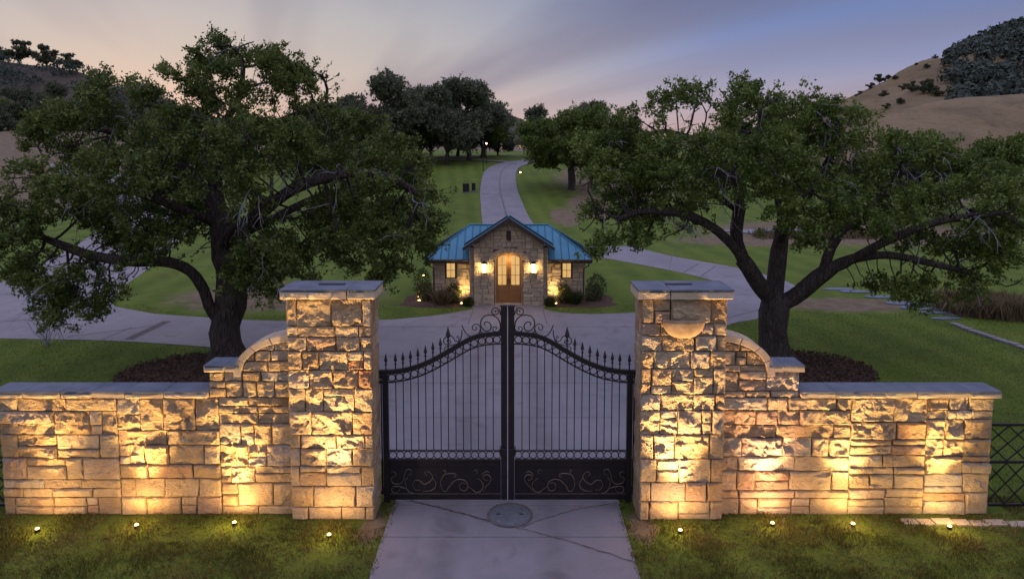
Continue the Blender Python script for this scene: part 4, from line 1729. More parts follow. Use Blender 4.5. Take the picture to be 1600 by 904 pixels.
# hip roof in standing seam panels
roof_e = empty('roof')
roof_e.parent = house
RE = EZ + .02
ex, ey0, ey1 = 3.72, WY - .42, WY + 3.2 + .42
rzr = 3.30
ryr = (ey0 + ey1) / 2
rx_ = 1.86


def slab_poly(name, P, mat, th=.03, parent=None):
    P = [Vector(p) for p in P]
    n = (P[1] - P[0]).cross(P[2] - P[0]).normalized()
    if n.z < 0:
        P = P[::-1]
        n = -n
    m = len(P)
    v = [p + n * th for p in P] + [p for p in P]
    f = [tuple(range(m)), tuple(range(2 * m - 1, m - 1, -1))] + [((i + 1) % m, i, i + m, (i + 1) % m + m) for i in range(m)]
    return MB().add(v, f).obj(name, M[mat], parent or roof_e)


def seam(p, q):
    p, q = Vector(p), Vector(q)
    b = MB()
    up = Vector((0, 0, .055))
    t = (q - p).normalized()
    s = t.cross(Vector((0, 0, 1))).normalized() * .014
    b.add([p - s, p + s, p + s + up, p - s + up, q - s, q + s, q + s + up, q - s + up], [(3, 2, 1, 0), (4, 5, 6, 7), (0, 1, 5, 4), (1, 2, 6, 5), (2, 3, 7, 6), (3, 0, 4, 7)])
    b.obj('roof_seam', M['seam'], roof_e)


def slope_z(x, y):
    zf = RE + (rzr - RE) * (y - ey0) / (ryr - ey0)
    zb = RE + (rzr - RE) * (ey1 - y) / (ey1 - ryr)
    zs = RE + (rzr - RE) * (ex - abs(x)) / (ex - rx_)
    return min(zf, zb, zs)


npan = 22
for face in ('front', 'back'):
    for i in range(npan):
        x0, x1 = -ex + 2 * ex * i / npan, -ex + 2 * ex * (i + 1) / npan

        def ytop(x):
            t = min(1, (ex - abs(x)) / (ex - rx_))
            return ey0 + (ryr - ey0) * t if face == 'front' else ey1 - (ey1 - ryr) * t
        ye = ey0 if face == 'front' else ey1
        if face == 'front' and x0 > -1.75 and x1 < 1.75:
            ye = .96
        ze = slope_z(0, ye) if ye == .96 else RE
        P = [(x0, ye, ze), (x1, ye, ze)]
        mids = [x_ for x_ in (-rx_, rx_) if x0 < x_ < x1]
        for x_ in [x1] + sorted(mids, reverse=True) + [x0]:
            yy = ytop(x_)
            if abs(yy - ye) > 1e-4:
                P.append((x_, yy, slope_z(x_, yy)))
        slab_poly('roof_panel', P, 'roof')
        if i:
            yy = ytop(x0)
            seam((x0, ye, ze + .02), (x0, yy, slope_z(x0, yy) + .02))
for sx in (-1, 1):
    nn = 12
    for i in range(nn):
        y0, y1 = ey0 + (ey1 - ey0) * i / nn, ey0 + (ey1 - ey0) * (i + 1) / nn

        def xtop(y):
            t = min((y - ey0) / (ryr - ey0), (ey1 - y) / (ey1 - ryr))
            return sx * (ex - (ex - rx_) * t)
        P = [(sx * ex, y0, RE), (sx * ex, y1, RE), (xtop(y1), y1, slope_z(xtop(y1), y1)), (xtop(y0), y0, slope_z(xtop(y0), y0))]
        P = [p for k, p in enumerate(P) if (Vector(p) - Vector(P[k - 1])).length > .01]
        slab_poly('roof_panel', P, 'roof')
        if i:
            seam((sx * ex, y0, RE + .02), (xtop(y0), y0, slope_z(xtop(y0), y0) + .02))
    for yy in (ey0, ey1):
        MB().tube([(sx * ex, yy, RE + .04), (sx * rx_, ryr, rzr + .045)], .035, 6).obj('hip_cap', M['roof'], roof_e)
MB().tube([(-rx_, ryr, rzr + .045), (rx_, ryr, rzr + .045)], .04, 6).obj('ridge_cap', M['roof'], roof_e)
# eaves boards
for (a, c) in (((-ex, ey0 + .01, RE - .16), (-PXO - .02, ey0 + .06, RE - .005)), ((PXO + .02, ey0 + .01, RE - .16), (ex, ey0 + .06, RE - .005)), ((-ex, ey1 - .06, RE - .16), (ex, ey1 - .01, RE - .005))):
    MB().box(a, c).obj('fascia', M['darkwood'], roof_e)
for sx in (-1, 1):
    a, c = sorted((sx * ex, sx * (ex - .05)))
    MB().box((a, ey0 + .065, RE - .16), (c, ey1 - .065, RE - .005)).obj('fascia', M['darkwood'], roof_e)
    a, c = sorted((sx * (ex - .055), sx * 1.72))
    MB().box((a, ey0 + .065, RE - .07), (c, WY + .02, RE - .03)).obj('soffit', M['darkwood'], roof_e)
for sx in (-1, 1):
    MB().tube([(sx * (ex + .02), ey0 - .035, RE - .02), (sx * (PXO + .04), ey0 - .035, RE - .02)], .045, 8).obj('gutter', M['darkwood'], roof_e)
    MB().tube([(sx * (ex - .12), ey0 - .03, RE - .05), (sx * (ex - .12), WY - .09, RE - .32), (sx * (ex - .34), WY - .09, RE - .45), (sx * (ex - .34), WY - .09, .08)], .03, 6).obj('downpipe', M['darkwood'], roof_e)
# porch gable roof
gy0, gy1 = -.34, 1.0
gex, gez, gaz = 1.98, 2.62, 3.92
for sx in (-1, 1):
    nn = 4
    for i in range(nn):
        y0, y1 = gy0 + (gy1 - gy0) * i / nn, gy0 + (gy1 - gy0) * (i + 1) / nn
        slab_poly('roof_panel', [(0, y0, gaz), (0, y1, gaz), (sx * gex, y1, gez), (sx * gex, y0, gez)], 'roof')
        if i:
            seam((sx * gex, y0, gez + .02), (0, y0, gaz + .02))
    # barge board
    P = [(0, gaz + .045), (sx * (gex + .03), gez + .02), (sx * (gex + .03), gez - .13), (0, gaz - .13)]
    if poly_area(P) > 0:
        P = P[::-1]
    MB().prism(P, .05, 'y', gy0 - .053).obj('barge_board', M['darkwood'], roof_e)
    P = [(0, gaz - .03), (sx * (gex - .02), gez - .03), (sx * (gex - .02), gez - .06), (0, gaz - .06)]
    if poly_area(P) > 0:
        P = P[::-1]
    MB().prism(P, 1.2, 'y', gy0 + .06).obj('gable_soffit', M['darkwood'], roof_e)
MB().tube([(0, gy0, gaz + .05), (0, gy1, gaz + .05)], .045, 6).obj('ridge_cap', M['roof'], roof_e)

# wall lanterns either side of the door
for sx, lab in ((-1, 'glowing wall lantern on the stone left of the door'), (1, 'glowing wall lantern on the stone right of the door')):
    l0 = empty('wall_lantern', (HX + sx * 1.08, HY - .05, 1.52), lab, 'lantern', 'wall lanterns beside the door')
    MB().box((-.05, -.02, .0), (.05, .03, .42)).obj('back_plate', M['iron'], l0)
    MB().box((-.03, -.12, .40), (.03, -.02, .43)).obj('bracket', M['iron'], l0)
    MB().box((-.085, -.205, .02), (.085, -.035, .36)).obj('lamp_glass', M['lantern'], l0)
    for ax in (-.09, .09):
        for ay in (-.21, -.03):
            MB().box((ax - .008, ay - .008, .01), (ax + .008, ay + .008, .37)).obj('frame_bar', M['iron'], l0)
    MB().lathe([(.15, .37), (.14, .385), (.05, .46), (.015, .50)], (0, -.12, 0), 8).obj('lantern_roof', M['iron'], l0)
    MB().lathe([(.02, -.06), (.10, .0), (.12, .012)], (0, -.12, 0), 8).obj('lantern_base', M['iron'], l0)

# ------------------------------------------------------------------ planting beds, shrubs and small lamps by the gatehouse
patch('mulch_bed', 'brown planting bed along the left wing of the gatehouse', HX - 3.15, HY + .25, 1.75, .72, 31)
patch('mulch_bed', 'brown planting bed along the right wing of the gatehouse', HX + 3.15, HY + .25, 1.75, .72, 32)
patch('mulch_bed', 'brown planting bed round the left corner of the gatehouse', HX - 4.15, HY + 1.3, .7, 1.2, 33)
patch('mulch_bed', 'brown planting bed round the right corner of the gatehouse', HX + 4.15, HY + 1.3, .7, 1.2, 34)


def leaf_cloud(pts, size, rs, jit=.5, outward=None, up=.25, aspect=.5, tri=False):
    """rhombic leaves at pts"""
    n = len(pts)
    d = rs.normal(size=(n, 3))
    if outward is not None:
        d += outward * 1.2
    d[:, 2] += up
    d /= np.linalg.norm(d, axis=1)[:, None] + 1e-9
    r = rs.normal(size=(n, 3))
    w = np.cross(d, r)
    w /= np.linalg.norm(w, axis=1)[:, None] + 1e-9
    L = size * rs.uniform(1 - jit, 1 + jit, (n, 1))
    nrm = np.cross(d, w)
    if tri:
        V = np.empty((n, 3, 3))
        V[:, 0] = pts - w * L * aspect * .55
        V[:, 1] = pts + w * L * aspect * .55 + nrm * L * .1
        V[:, 2] = pts + d * L
        return V.reshape(-1, 3), np.arange(n * 3).reshape(-1, 3)
    V = np.empty((n, 4, 3))
    V[:, 0] = pts
    V[:, 1] = pts + d * L * .5 + w * L * aspect * .5 + nrm * L * .08
    V[:, 2] = pts + d * L
    V[:, 3] = pts + d * L * .5 - w * L * aspect * .5 + nrm * L * .08
    return V.reshape(-1, 3), np.arange(n * 4).reshape(-1, 4)


def blades(pts, h, w, rs, lean=.35, tri=False):
    n = len(pts)
    a = rs.uniform(0, 2 * math.pi, n)
    hh = h * rs.uniform(.45, 1.25, n)
    ln = np.abs(rs.normal(0, lean, n)) * hh
    side = np.stack([np.cos(a), np.sin(a), np.zeros(n)], 1) * (w * .5)
    ld = np.stack([-np.sin(a), np.cos(a), np.zeros(n)], 1)
    up = np.array([0, 0, 1.0])
    if tri:
        V = np.stack([pts - side, pts + side, pts + ld * ln[:, None] + up * hh[:, None]], 1)
        return V.reshape(-1, 3), np.arange(n * 3).reshape(-1, 3)
    V = np.empty((n, 4, 3))
    V[:, 0] = pts - side
    V[:, 1] = pts + side
    V[:, 2] = pts + ld * ln[:, None] + up * hh[:, None] + side * .12
    V[:, 3] = pts + ld * (ln * .35)[:, None] + up * (hh * .55)[:, None] - side * .9
    return V.reshape(-1, 3), np.arange(n * 4).reshape(-1, 4)


def shrub(name, label, x, y, r, h, seed, n=900, mat='shrub', size=.09, grassy=False, cat='shrub'):
    rs = np.random.RandomState(seed)
    o = empty(name, (x, y, 0), label, cat, 'shrubs round the gatehouse')
    if grassy:
        p = np.zeros((n, 3))
        a = rs.uniform(0, 2 * math.pi, n)
        q = r * .45 * np.sqrt(rs.uniform(0, 1, n))
        p[:, 0], p[:, 1] = q * np.cos(a), q * np.sin(a)
        V, Fq = blades(p, h, .022, rs, .42)
        mk('foliage', np_mesh('foliage', V, Fq, M[mat]), None, o)
        return o
    d = rs.normal(size=(n, 3))
    d /= np.linalg.norm(d, axis=1)[:, None]
    lob = np.array([1 + .28 * noise.noise((a * 2 + seed, b * 2, c * 2)) for a, b, c in d])
    rad = rs.uniform(.35, 1.0, n) ** .5 * lob
    p = d * rad[:, None] * np.array([r, r, h * .55]) + np.array([0, 0, h * .5])
    p = p[p[:, 2] > .02]
    V, Fq = leaf_cloud(p, size, rs, .5, (p - np.array([0, 0, h * .5])) / max(r, .1))
    mk('foliage', np_mesh('foliage', V, Fq, M[mat]), None, o)
    b = MB()
    rr = random.Random(seed)
    for k in range(6):
        a = rr.uniform(0, 6.3)
        b.tube([(0, 0, -.02), (math.cos(a) * r * .3, math.sin(a) * r * .3, h * .4), (math.cos(a) * r * .55, math.sin(a) * r * .55, h * .75)], [.02, .012, .005], 4)
    b.obj('stem', M['bark'], o)
    return o


SH = [('ornamental_grass', 'straw-tipped ornamental grass clump under the left gatehouse window', -2.95, .05, .45, .62, True), ('shrub', 'leafy lit shrub in the corner left of the porch', -2.50, .42, .30, .85, False),
      ('shrub', 'low lit shrub beside the lamp left of the porch', -1.78, -.12, .20, .34, False),
      ('shrub', 'leafy lit shrub in the corner right of the porch', 2.50, .42, .30, .85, False), ('ornamental_grass', 'rounded green grass clump under the right gatehouse window', 2.95, .15, .42, .55, True),
      ('shrub', 'low lit shrub beside the lamp right of the porch', 1.82, -.12, .20, .34, False),
      ('shrub', 'dark rounded shrub at the left corner of the gatehouse', -3.85, .9, .38, .85, False), ('shrub', 'dark shrub behind the left corner of the gatehouse', -4.1, 2.1, .45, 1.25, False),
      ('shrub', 'dark rounded shrub at the right corner of the gatehouse', 3.9, .9, .42, .75, False), ('shrub', 'dark shrub behind the right corner of the gatehouse', 4.2, 2.2, .45, 1.0, False)]
for i, (nm, lab, x_, y_, r_, h_, gr) in enumerate(SH):
    shrub(nm, lab, HX + x_, HY + y_, r_, h_, 60 + i, 700 if gr else 900, 'straw' if i == 0 else 'shrub', .085, gr, 'grass clump' if gr else 'shrub')

plens = MB().lathe([(.06, .0), (.055, .02), (.03, .035), (.002, .04)], n=12).mesh('lens', M['pathlens'], True)
pbody = MB().lathe([(.03, -.12), (.055, -.01), (.068, .0), (.068, .012)], n=12).mesh('housing', M['iron'])


def small_lamp(x, y, z, lab, en, aim=None, col=WARM, blend_angle=110):
    o = empty('garden_lamp', (x, y, z), lab, 'garden lamp', 'garden lamps round the gatehouse')
    mk('housing', pbody, None, o)
    mk('lens', plens, None, o, (0, 0, .01))
    if en:
        L = bpy.data.lights.new('garden_lamp_light', 'SPOT' if aim else 'POINT')
        L.energy = en
        L.color = col
        L.shadow_soft_size = .05
        if aim:
            L.spot_size = R(blend_angle)
            L.spot_blend = 1
        q = bpy.data.objects.new('light', L)
        COL.objects.link(q)
        q.parent = o
        q.location = (0, 0, .10)
        if aim:
            q.rotation_euler = (-Vector(aim)).to_track_quat('Z', 'Y').to_euler()
    return o


small_lamp(HX - 2.10, HY + .16, .05, 'bright garden lamp among the shrubs left of the porch', 120, (.10, .40, 1))
small_lamp(HX + 2.10, HY + .16, .05, 'bright garden lamp among the shrubs right of the porch', 120, (-.10, .40, 1))
for (u, v, lab) in ((655, 472, 'amber garden lamp nearest the drive, left of the gatehouse'), (654.5, 466, 'amber garden lamp in the middle of three left of the gatehouse'), (656.5, 459, 'amber garden lamp farthest back of three left of the gatehouse')):
    a, c = gp(u, v)
    small_lamp(a, c, .07, lab, 1.2)
a, c = gp(662, 434)
small_lamp(a, c, .12, 'lone amber garden lamp on the lawn behind the left gatehouse corner', 2.0)

# ------------------------------------------------------------------ trees
def grow(limbs, lobes, n_attr, step, infl, kill, seed, iters=70):
    rs = np.random.RandomState(seed)
    P, par = [], []
    # limbs: list of (start_index or None, polyline)
    ends = {}
    for li, (frm, pl) in enumerate(limbs):
        pts = catmull(pl, 6)
        last = -1
        if frm is not None:
            last = min(range(len(P)), key=lambda i: (P[i] - pts[0]).length_squared)
            pts = pts[1:]
        acc = None
        for q in pts:
            if acc is None or (q - acc).length >= step * .8:
                P.append(Vector(q))
                par.append(last)
                last = len(P) - 1
                acc = q
    vol = np.array([l[3] * l[4] * l[5] for l in lobes]) ** .75
    cnt = (n_attr * vol / vol.sum()).astype(int)
    A = []
    for (cx, cy, cz, rx, ry, rz), c in zip(lobes, cnt):
        d = rs.normal(size=(c, 3))
        d /= np.linalg.norm(d, axis=1)[:, None]
        rad = rs.uniform(.15, 1, c) ** .42
        p = d * rad[:, None]
        A.append(p * np.array([rx, ry, rz]) + np.array([cx, cy, cz]))
    A = [Vector(a) for a in np.concatenate(A)]
    alive = A
    for it in range(iters):
        if not alive:
            break
        kd = kdtree.KDTree(len(P))
        for i, p in enumerate(P):
            kd.insert(p, i)
        kd.balance()
        pull = {}
        rest = []
        for a in alive:
            co, i, d = kd.find(a)
            if d < kill:
                continue
            rest.append(a)
            if d < infl:
                pull.setdefault(i, []).append((a - co) / d)
        alive = rest
        if not pull:
            infl *= 1.6
            if infl > 12:
                break
            continue
        n0 = len(P)
        for i, ds in pull.items():
            v = sum(ds, Vector())
            v += Vector((rs.normal(0, .25), rs.normal(0, .25), rs.normal(0, .25)))
            if v.length < 1e-6:
                continue
            P.append(P[i] + v.normalized() * step)
            par.append(i)
        if len(P) == n0:
            break
    return P, par


def tree_parts(P, par, r_trunk, r_min=.008, expo=1.95):
    n = len(P)
    kids = [[] for _ in range(n)]
    for i, p in enumerate(par):
        if p >= 0:
            kids[p].append(i)
    rad = [0.0] * n
    for i in range(n - 1, -1, -1):
        rad[i] = (sum(rad[k] ** expo for k in kids[i])) ** (1 / expo) if kids[i] else 1.0
    sc = r_trunk / rad[0]
    rad = [max(r * sc, r_min) for r in rad]
    return kids, rad


def branch_mesh(P, par, kids, rad, seed, thin=0.0, flare=True):
    b = MB()
    starts = [(-1, 0)]
    root = [i for i, p in enumerate(par) if p < 0]
    starts = [(-1, r) for r in root]
    while starts:
        pa, i = starts.pop()
        ch = [] if pa < 0 else [pa]
        j = i
        while True:
            ch.append(j)
            if not kids[j]:
                break
            ks = sorted(kids[j], key=lambda k: -rad[k])
            for k in ks[1:]:
                starts.append((j, k))
            j = ks[0]
        if len(ch) < 2 or rad[i] < thin:
            continue
        rs_ = [rad[k] for k in ch]
        if pa >= 0:
            rs_[0] = min(rs_[0], rs_[1] * 1.25)
        m = rs_[min(1, len(rs_) - 1)]
        sides = 14 if m > .3 else 9 if m > .12 else 6 if m > .05 else 4 if m > .022 else 3
        n0 = len(b.v)
        pts = [P[k] for k in ch]
        b.tube(pts, rs_, sides, cap=False)
        if m > .1:
            for q in range(n0, len(b.v)):
                x, y, z = b.v[q]
                c = pts[(q - n0) // sides]
                o = Vector((x, y, z)) - c
                a = math.atan2(o.y, o.x)
                kf = 1 + .16 * noise.noise((math.cos(a) * 2.4 + seed, math.sin(a) * 2.4, z * .7)) + .10 * noise.noise((x * 3, y * 3, z * 2.2 + seed))
                if flare and c.z < .7 and pa < 0:
                    kf *= 1 + .55 * (1 - c.z / .7) ** 2 * (1 + .35 * math.cos(a * 5 + seed))
                v2 = c + o * kf
                b.v[q] = (v2.x, v2.y, v2.z)
    return b


def leaf_mesh(P, par, kids, rad, rs, per, spread, size, thr, mat, keep=1.0, shoots=0, centre=None, bare=None, fr_=.95, limbs_=None, dn_=1.1):
    idx_ = [i for i in range(len(P)) if rad[i] < thr]
    A = np.array([P[i] for i in idx_])
    if bare is not None:
        dens = np.array([noise.noise((p[0] * fr_ + bare, p[1] * fr_, p[2] * fr_ * 1.2)) for p in A])
        k = rs.uniform(0, 1, len(A)) < np.clip(dn_ + dens * 2.5, .05, 1)
        if limbs_ is not None and len(limbs_):
            dl = np.array([limbs_.find(Vector(p))[2] for p in A])
            k &= (dl > .85) | (rs.uniform(0, 1, len(A)) < .16)
        A = A[k]
    cen = A.mean(0) if centre is None else np.array(centre)
    sub = 7
    cen_ = np.repeat(A, sub, 0)
    cen_ = cen_ + rs.normal(size=cen_.shape) * spread * np.array([1, 1, .75])
    rep = np.repeat(cen_, max(1, per // sub), 0)
    pts = rep + rs.normal(size=rep.shape) * spread * .36
    out = (rep - cen)
    out /= np.linalg.norm(out, axis=1)[:, None] + 1e-6
    outs = [pts]
    oo = [out]
    if shoots:
        tips = np.array([P[i] for i in range(len(P)) if not kids[i]])
        sel = tips[rs.uniform(0, 1, len(tips)) < .8]
        o2 = sel - cen
        o2 /= np.linalg.norm(o2, axis=1)[:, None] + 1e-6
        d2 = o2 + rs.normal(size=sel.shape) * .35 + np.array([0, 0, .35])
        d2 /= np.linalg.norm(d2, axis=1)[:, None]
        nl = 12
        L = rs.uniform(.25, 1.0, (len(sel), 1)) * shoots
        for k in range(nl):
            outs.append(sel + d2 * L * (k / nl) + rs.normal(size=sel.shape) * .035)
            oo.append(d2)
    pts = np.concatenate(outs)
    out = np.concatenate(oo)
    V, Fq = leaf_cloud(pts, size, rs, .6, out * .5, .2, .62, True)
    return np_mesh('crown', V, Fq, M[mat], False, 3)


def lob(u, v, ru, rv, dy, y0, rd=None):
    c = at(u, v, y0 + dy)
    k = (y0 + dy) / FPX
    return (c.x, c.y, c.z, ru * k, rd if rd else (ru + rv) * .55 * k, rv * k)


def limb(pts, y0):
    return [at(u, v, y0 + dy) for u, v, dy in pts]


def build_oak(name, label, base, limbs, lobes, seed, n_attr, r_trunk, mat, per, leaf, twigs=True, cat='tree', spread=.21, bare=None):
    rs = np.random.RandomState(seed)
    bx_, by_ = base
    t = empty(name, (bx_, by_, 0), label, cat, 'oaks behind the wall')
    o = Vector((bx_, by_, 0))
    limbs = [(f, [q - o for q in pl]) for f, pl in limbs]
    lobes = [(a - bx_, b_ - by_, c, d, e, f) for a, b_, c, d, e, f in lobes]
    P, par = grow(limbs, lobes, n_attr, .27, 2.6, .42, seed)
    kids, rad = tree_parts(P, par, r_trunk)
    bm_ = branch_mesh(P, par, kids, rad, seed)
    bm_.obj('trunk', M['bark'], t, smooth=True)
    big = [P[i] for i in range(len(P)) if rad[i] > .085]
    kdl = kdtree.KDTree(len(big))
    for i, p in enumerate(big):
        kdl.insert(p, i)
    kdl.balance()

    class _L:
        def __len__(self):
            return 1

        def find(self, p):
            return kdl.find(p)
    me = leaf_mesh(P, par, kids, rad, rs, per, spread, leaf, .034, mat, 1.0, .55, None, bare, 1.0, _L(), .66 if mat == 'leafL' else .78)
    mk('crown', me, None, t)
    if twigs:
        b = MB()
        rr = random.Random(seed)
        cand = [i for i in range(len(P)) if .02 < rad[i] < .07]
        for k in range(150):
            i = rr.choice(cand)
            p = P[i].copy()
            d = Vector((rr.uniform(-1, 1), rr.uniform(-1.4, .3), rr.uniform(-.9, .5))).normalized()
            pts = [p.copy()]
            for s_ in range(6):
                d = (d + Vector((rr.uniform(-.35, .35), rr.uniform(-.3, .3), rr.uniform(-.4, .15)))).normalized()
                p = p + d * rr.uniform(.12, .24)
                pts.append(p.copy())
                if s_ > 1 and rr.random() < .7:
                    e = (d + Vector((rr.uniform(-.9, .9), rr.uniform(-.6, .6), rr.uniform(-.6, .6)))).normalized()
                    b.tube([p, p + e * .18, p + e * .34 + Vector((0, 0, -.05))], [.008, .006, .003], 3)
            b.tube(pts, [.016 - .002 * q for q in range(len(pts))], 4)
        b.obj('dead_twigs', M['twig'], t)['kind'] = 'stuff'
    return t


Y0 = 22.07
bL = gp(355, 562)
LB = [(None, limb([(357, 575, 0), (356, 552, 0), (353, 530, 0), (351, 514, 0)], Y0)),
      (0, limb([(351, 514, 0), (328, 482, -.2), (316, 448, -.3), (293, 420, -.6), (255, 408, -1.0), (205, 408, -1.4), (140, 398, -1.6), (70, 372, -1.2)], Y0)),
      (0, limb([(351, 514, 0), (362, 470, .1), (360, 425, .2), (349, 375, .3), (342, 320, .2), (336, 260, .2), (345, 205, 0), (375, 150, 0), (380, 105, 0)], Y0)),
      (0, limb([(350, 400, .3), (385, 358, -.3), (420, 322, -.8), (470, 290, -1.2), (540, 272, -1.2), (605, 275, -1.0), (655, 305, -.8)], Y0)),
      (0, limb([(342, 330, .2), (300, 275, .8), (240, 235, 1.4), (170, 205, 1.6)], Y0)),
      (0, limb([(338, 270, .2), (390, 215, .6), (450, 185, .8), (510, 165, .8)], Y0)),
      (0, limb([(348, 380, .3), (410, 350, 1.4), (490, 310, 2.4), (560, 290, 3.0)], Y0)),
      (0, limb([(345, 350, .3), (290, 330, -.8), (210, 300, -1.8), (120, 290, -2.2)], Y0)),
      (0, limb([(347, 390, .3), (360, 360, -1.2), (400, 330, -2.4), (430, 300, -3.0)], Y0)),
      (0, limb([(343, 320, .2), (330, 280, 1.8), (320, 240, 3.0)], Y0))]
LL = [lob(385, 112, 82, 55, 0, Y0), lob(350, 75, 38, 30, 0, Y0), lob(470, 140, 66, 50, .6, Y0), lob(300, 115, 52, 36, .6, Y0), lob(290, 205, 85, 55, .6, Y0), lob(195, 165, 85, 55, 1.4, Y0), lob(110, 215, 70, 55, 1.0, Y0), lob(75, 300, 85, 55, -1.2, Y0),
      lob(165, 290, 95, 60, -2.0, Y0), lob(15, 345, 60, 50, -1.2, Y0), lob(60, 395, 80, 45, -1.6, Y0), lob(150, 430, 85, 42, -1.8, Y0), lob(110, 480, 60, 28, -1.6, Y0), lob(245, 375, 75, 42, -1.4, Y0),
      lob(270, 260, 85, 60, -1.8, Y0), lob(400, 225, 95, 60, -2.2, Y0), lob(420, 290, 80, 40, -2.4, Y0), lob(535, 215, 75, 60, .2, Y0), lob(560, 280, 75, 45, -1.0, Y0), lob(620, 260, 55, 45, -.5, Y0),
      lob(658, 315, 44, 50, -1.0, Y0), lob(632, 395, 42, 48, -1.0, Y0), lob(560, 360, 75, 45, -.8, Y0), lob(585, 420, 44, 32, -1.0, Y0), lob(440, 430, 55, 48, -1.6, Y0), lob(395, 410, 40, 60, -1.4, Y0),
      lob(480, 390, 60, 40, 1.6, Y0), lob(330, 240, 90, 60, 2.8, Y0), lob(480, 240, 90, 60, 3.2, Y0), lob(210, 260, 90, 60, 3.0, Y0), lob(40, 440, 45, 30, -1.4, Y0), lob(520, 185, 42, 38, .4, Y0), lob(620, 350, 55, 50, .4, Y0), lob(520, 330, 60, 40, 1.0, Y0), lob(220, 345, 80, 45, .6, Y0), lob(300, 330, 60, 50, 1.6, Y0)]
build_oak('oak_tree', 'large spreading oak with forked trunk behind the left wall', bL, LB, LL, 5, 3900, .50, 'leafL', 250, .088, bare=3.3)

bR = gp(1212, 562)
RB = [(None, limb([(1212, 575, 0), (1208, 540, 0), (1207, 505, 0), (1212, 478, 0)], Y0)),
      (0, limb([(1212, 478, 0), (1188, 447, -.2), (1165, 412, -.5), (1140, 378, -.8), (1105, 350, -1.2), (1060, 332, -1.4), (1005, 330, -1.4), (960, 345, -1.4)], Y0)),
      (0, limb([(1165, 412, -.5), (1150, 370, -.2), (1155, 310, .2), (1140, 260, .2), (1100, 225, 0), (1040, 205, 0)], Y0)),
      (0, limb([(1210, 465, 0), (1216, 400, .3), (1222, 350, .4), (1212, 290, .4), (1195, 220, .4), (1185, 160, .4)], Y0)),
      (0, limb([(1212, 478, 0), (1245, 462, -.2), (1285, 428, -.5), (1325, 408, -.9), (1380, 398, -1.3), (1440, 408, -1.5), (1510, 425, -1.6)], Y0)),
      (0, limb([(1285, 428, -.5), (1302, 380, -.3), (1335, 340, 0), (1390, 300, .2), (1450, 275, .2)], Y0)),
      (0, limb([(1222, 350, .4), (1265, 300, .8), (1300, 240, 1.0), (1310, 190, 1.0)], Y0)),
      (0, limb([(1325, 408, -.9), (1400, 370, -1.8), (1470, 345, -2.2), (1550, 335, -2.2)], Y0)),
      (0, limb([(1155, 330, .1), (1110, 300, -1.4), (1070, 280, -2.2)], Y0)),
      (0, limb([(1216, 380, .3), (1240, 330, -1.6), (1270, 300, -2.8)], Y0)),
      (0, limb([(1216, 400, .3), (1230, 340, 1.8), (1240, 290, 3.0)], Y0))]
RL = [lob(1000, 205, 60, 42, 0, Y0), lob(945, 235, 42, 40, -.2, Y0), lob(930, 300, 38, 38, -1.0, Y0), lob(975, 285, 60, 45, -1.2, Y0), lob(960, 365, 60, 40, -1.4, Y0), lob(1035, 350, 60, 36, -1.2, Y0), lob(1075, 165, 52, 38, .2, Y0), lob(1140, 195, 70, 50, .2, Y0), lob(1175, 145, 42, 34, .4, Y0),
      lob(1240, 185, 65, 45, .8, Y0), lob(1300, 190, 60, 42, 1.0, Y0), lob(1080, 255, 80, 50, -1.8, Y0), lob(1120, 300, 60, 40, -1.4, Y0), lob(1210, 250, 85, 55, -1.8, Y0), lob(1270, 310, 75, 45, -2.4, Y0), lob(1250, 360, 60, 28, -2.2, Y0), lob(1345, 235, 70, 48, .4, Y0), lob(1375, 300, 80, 50, -.6, Y0),
      lob(1450, 265, 75, 48, .2, Y0), lob(1480, 330, 90, 50, -1.8, Y0), lob(1400, 360, 70, 38, -1.8, Y0), lob(1545, 300, 60, 60, -1.2, Y0), lob(1590, 360, 50, 50, -2.0, Y0), lob(1470, 405, 75, 36, -1.6, Y0), lob(1545, 435, 55, 36, -1.6, Y0), lob(1380, 440, 45, 34, -1.2, Y0), lob(1300, 260, 80, 55, 2.8, Y0), lob(1150, 250, 80, 55, 3.0, Y0), lob(1200, 215, 80, 50, 2.4, Y0), lob(1010, 300, 60, 50, .6, Y0), lob(1420, 250, 60, 45, 1.6, Y0), lob(1500, 380, 60, 40, -.6, Y0), lob(1430, 455, 40, 30, -1.4, Y0), lob(1330, 330, 60, 40, .8, Y0)]
build_oak('oak_tree', 'broad live oak with wide low limbs behind the right wall', bR, RB, RL, 9, 3900, .46, 'leafR', 250, .088, bare=7.1)


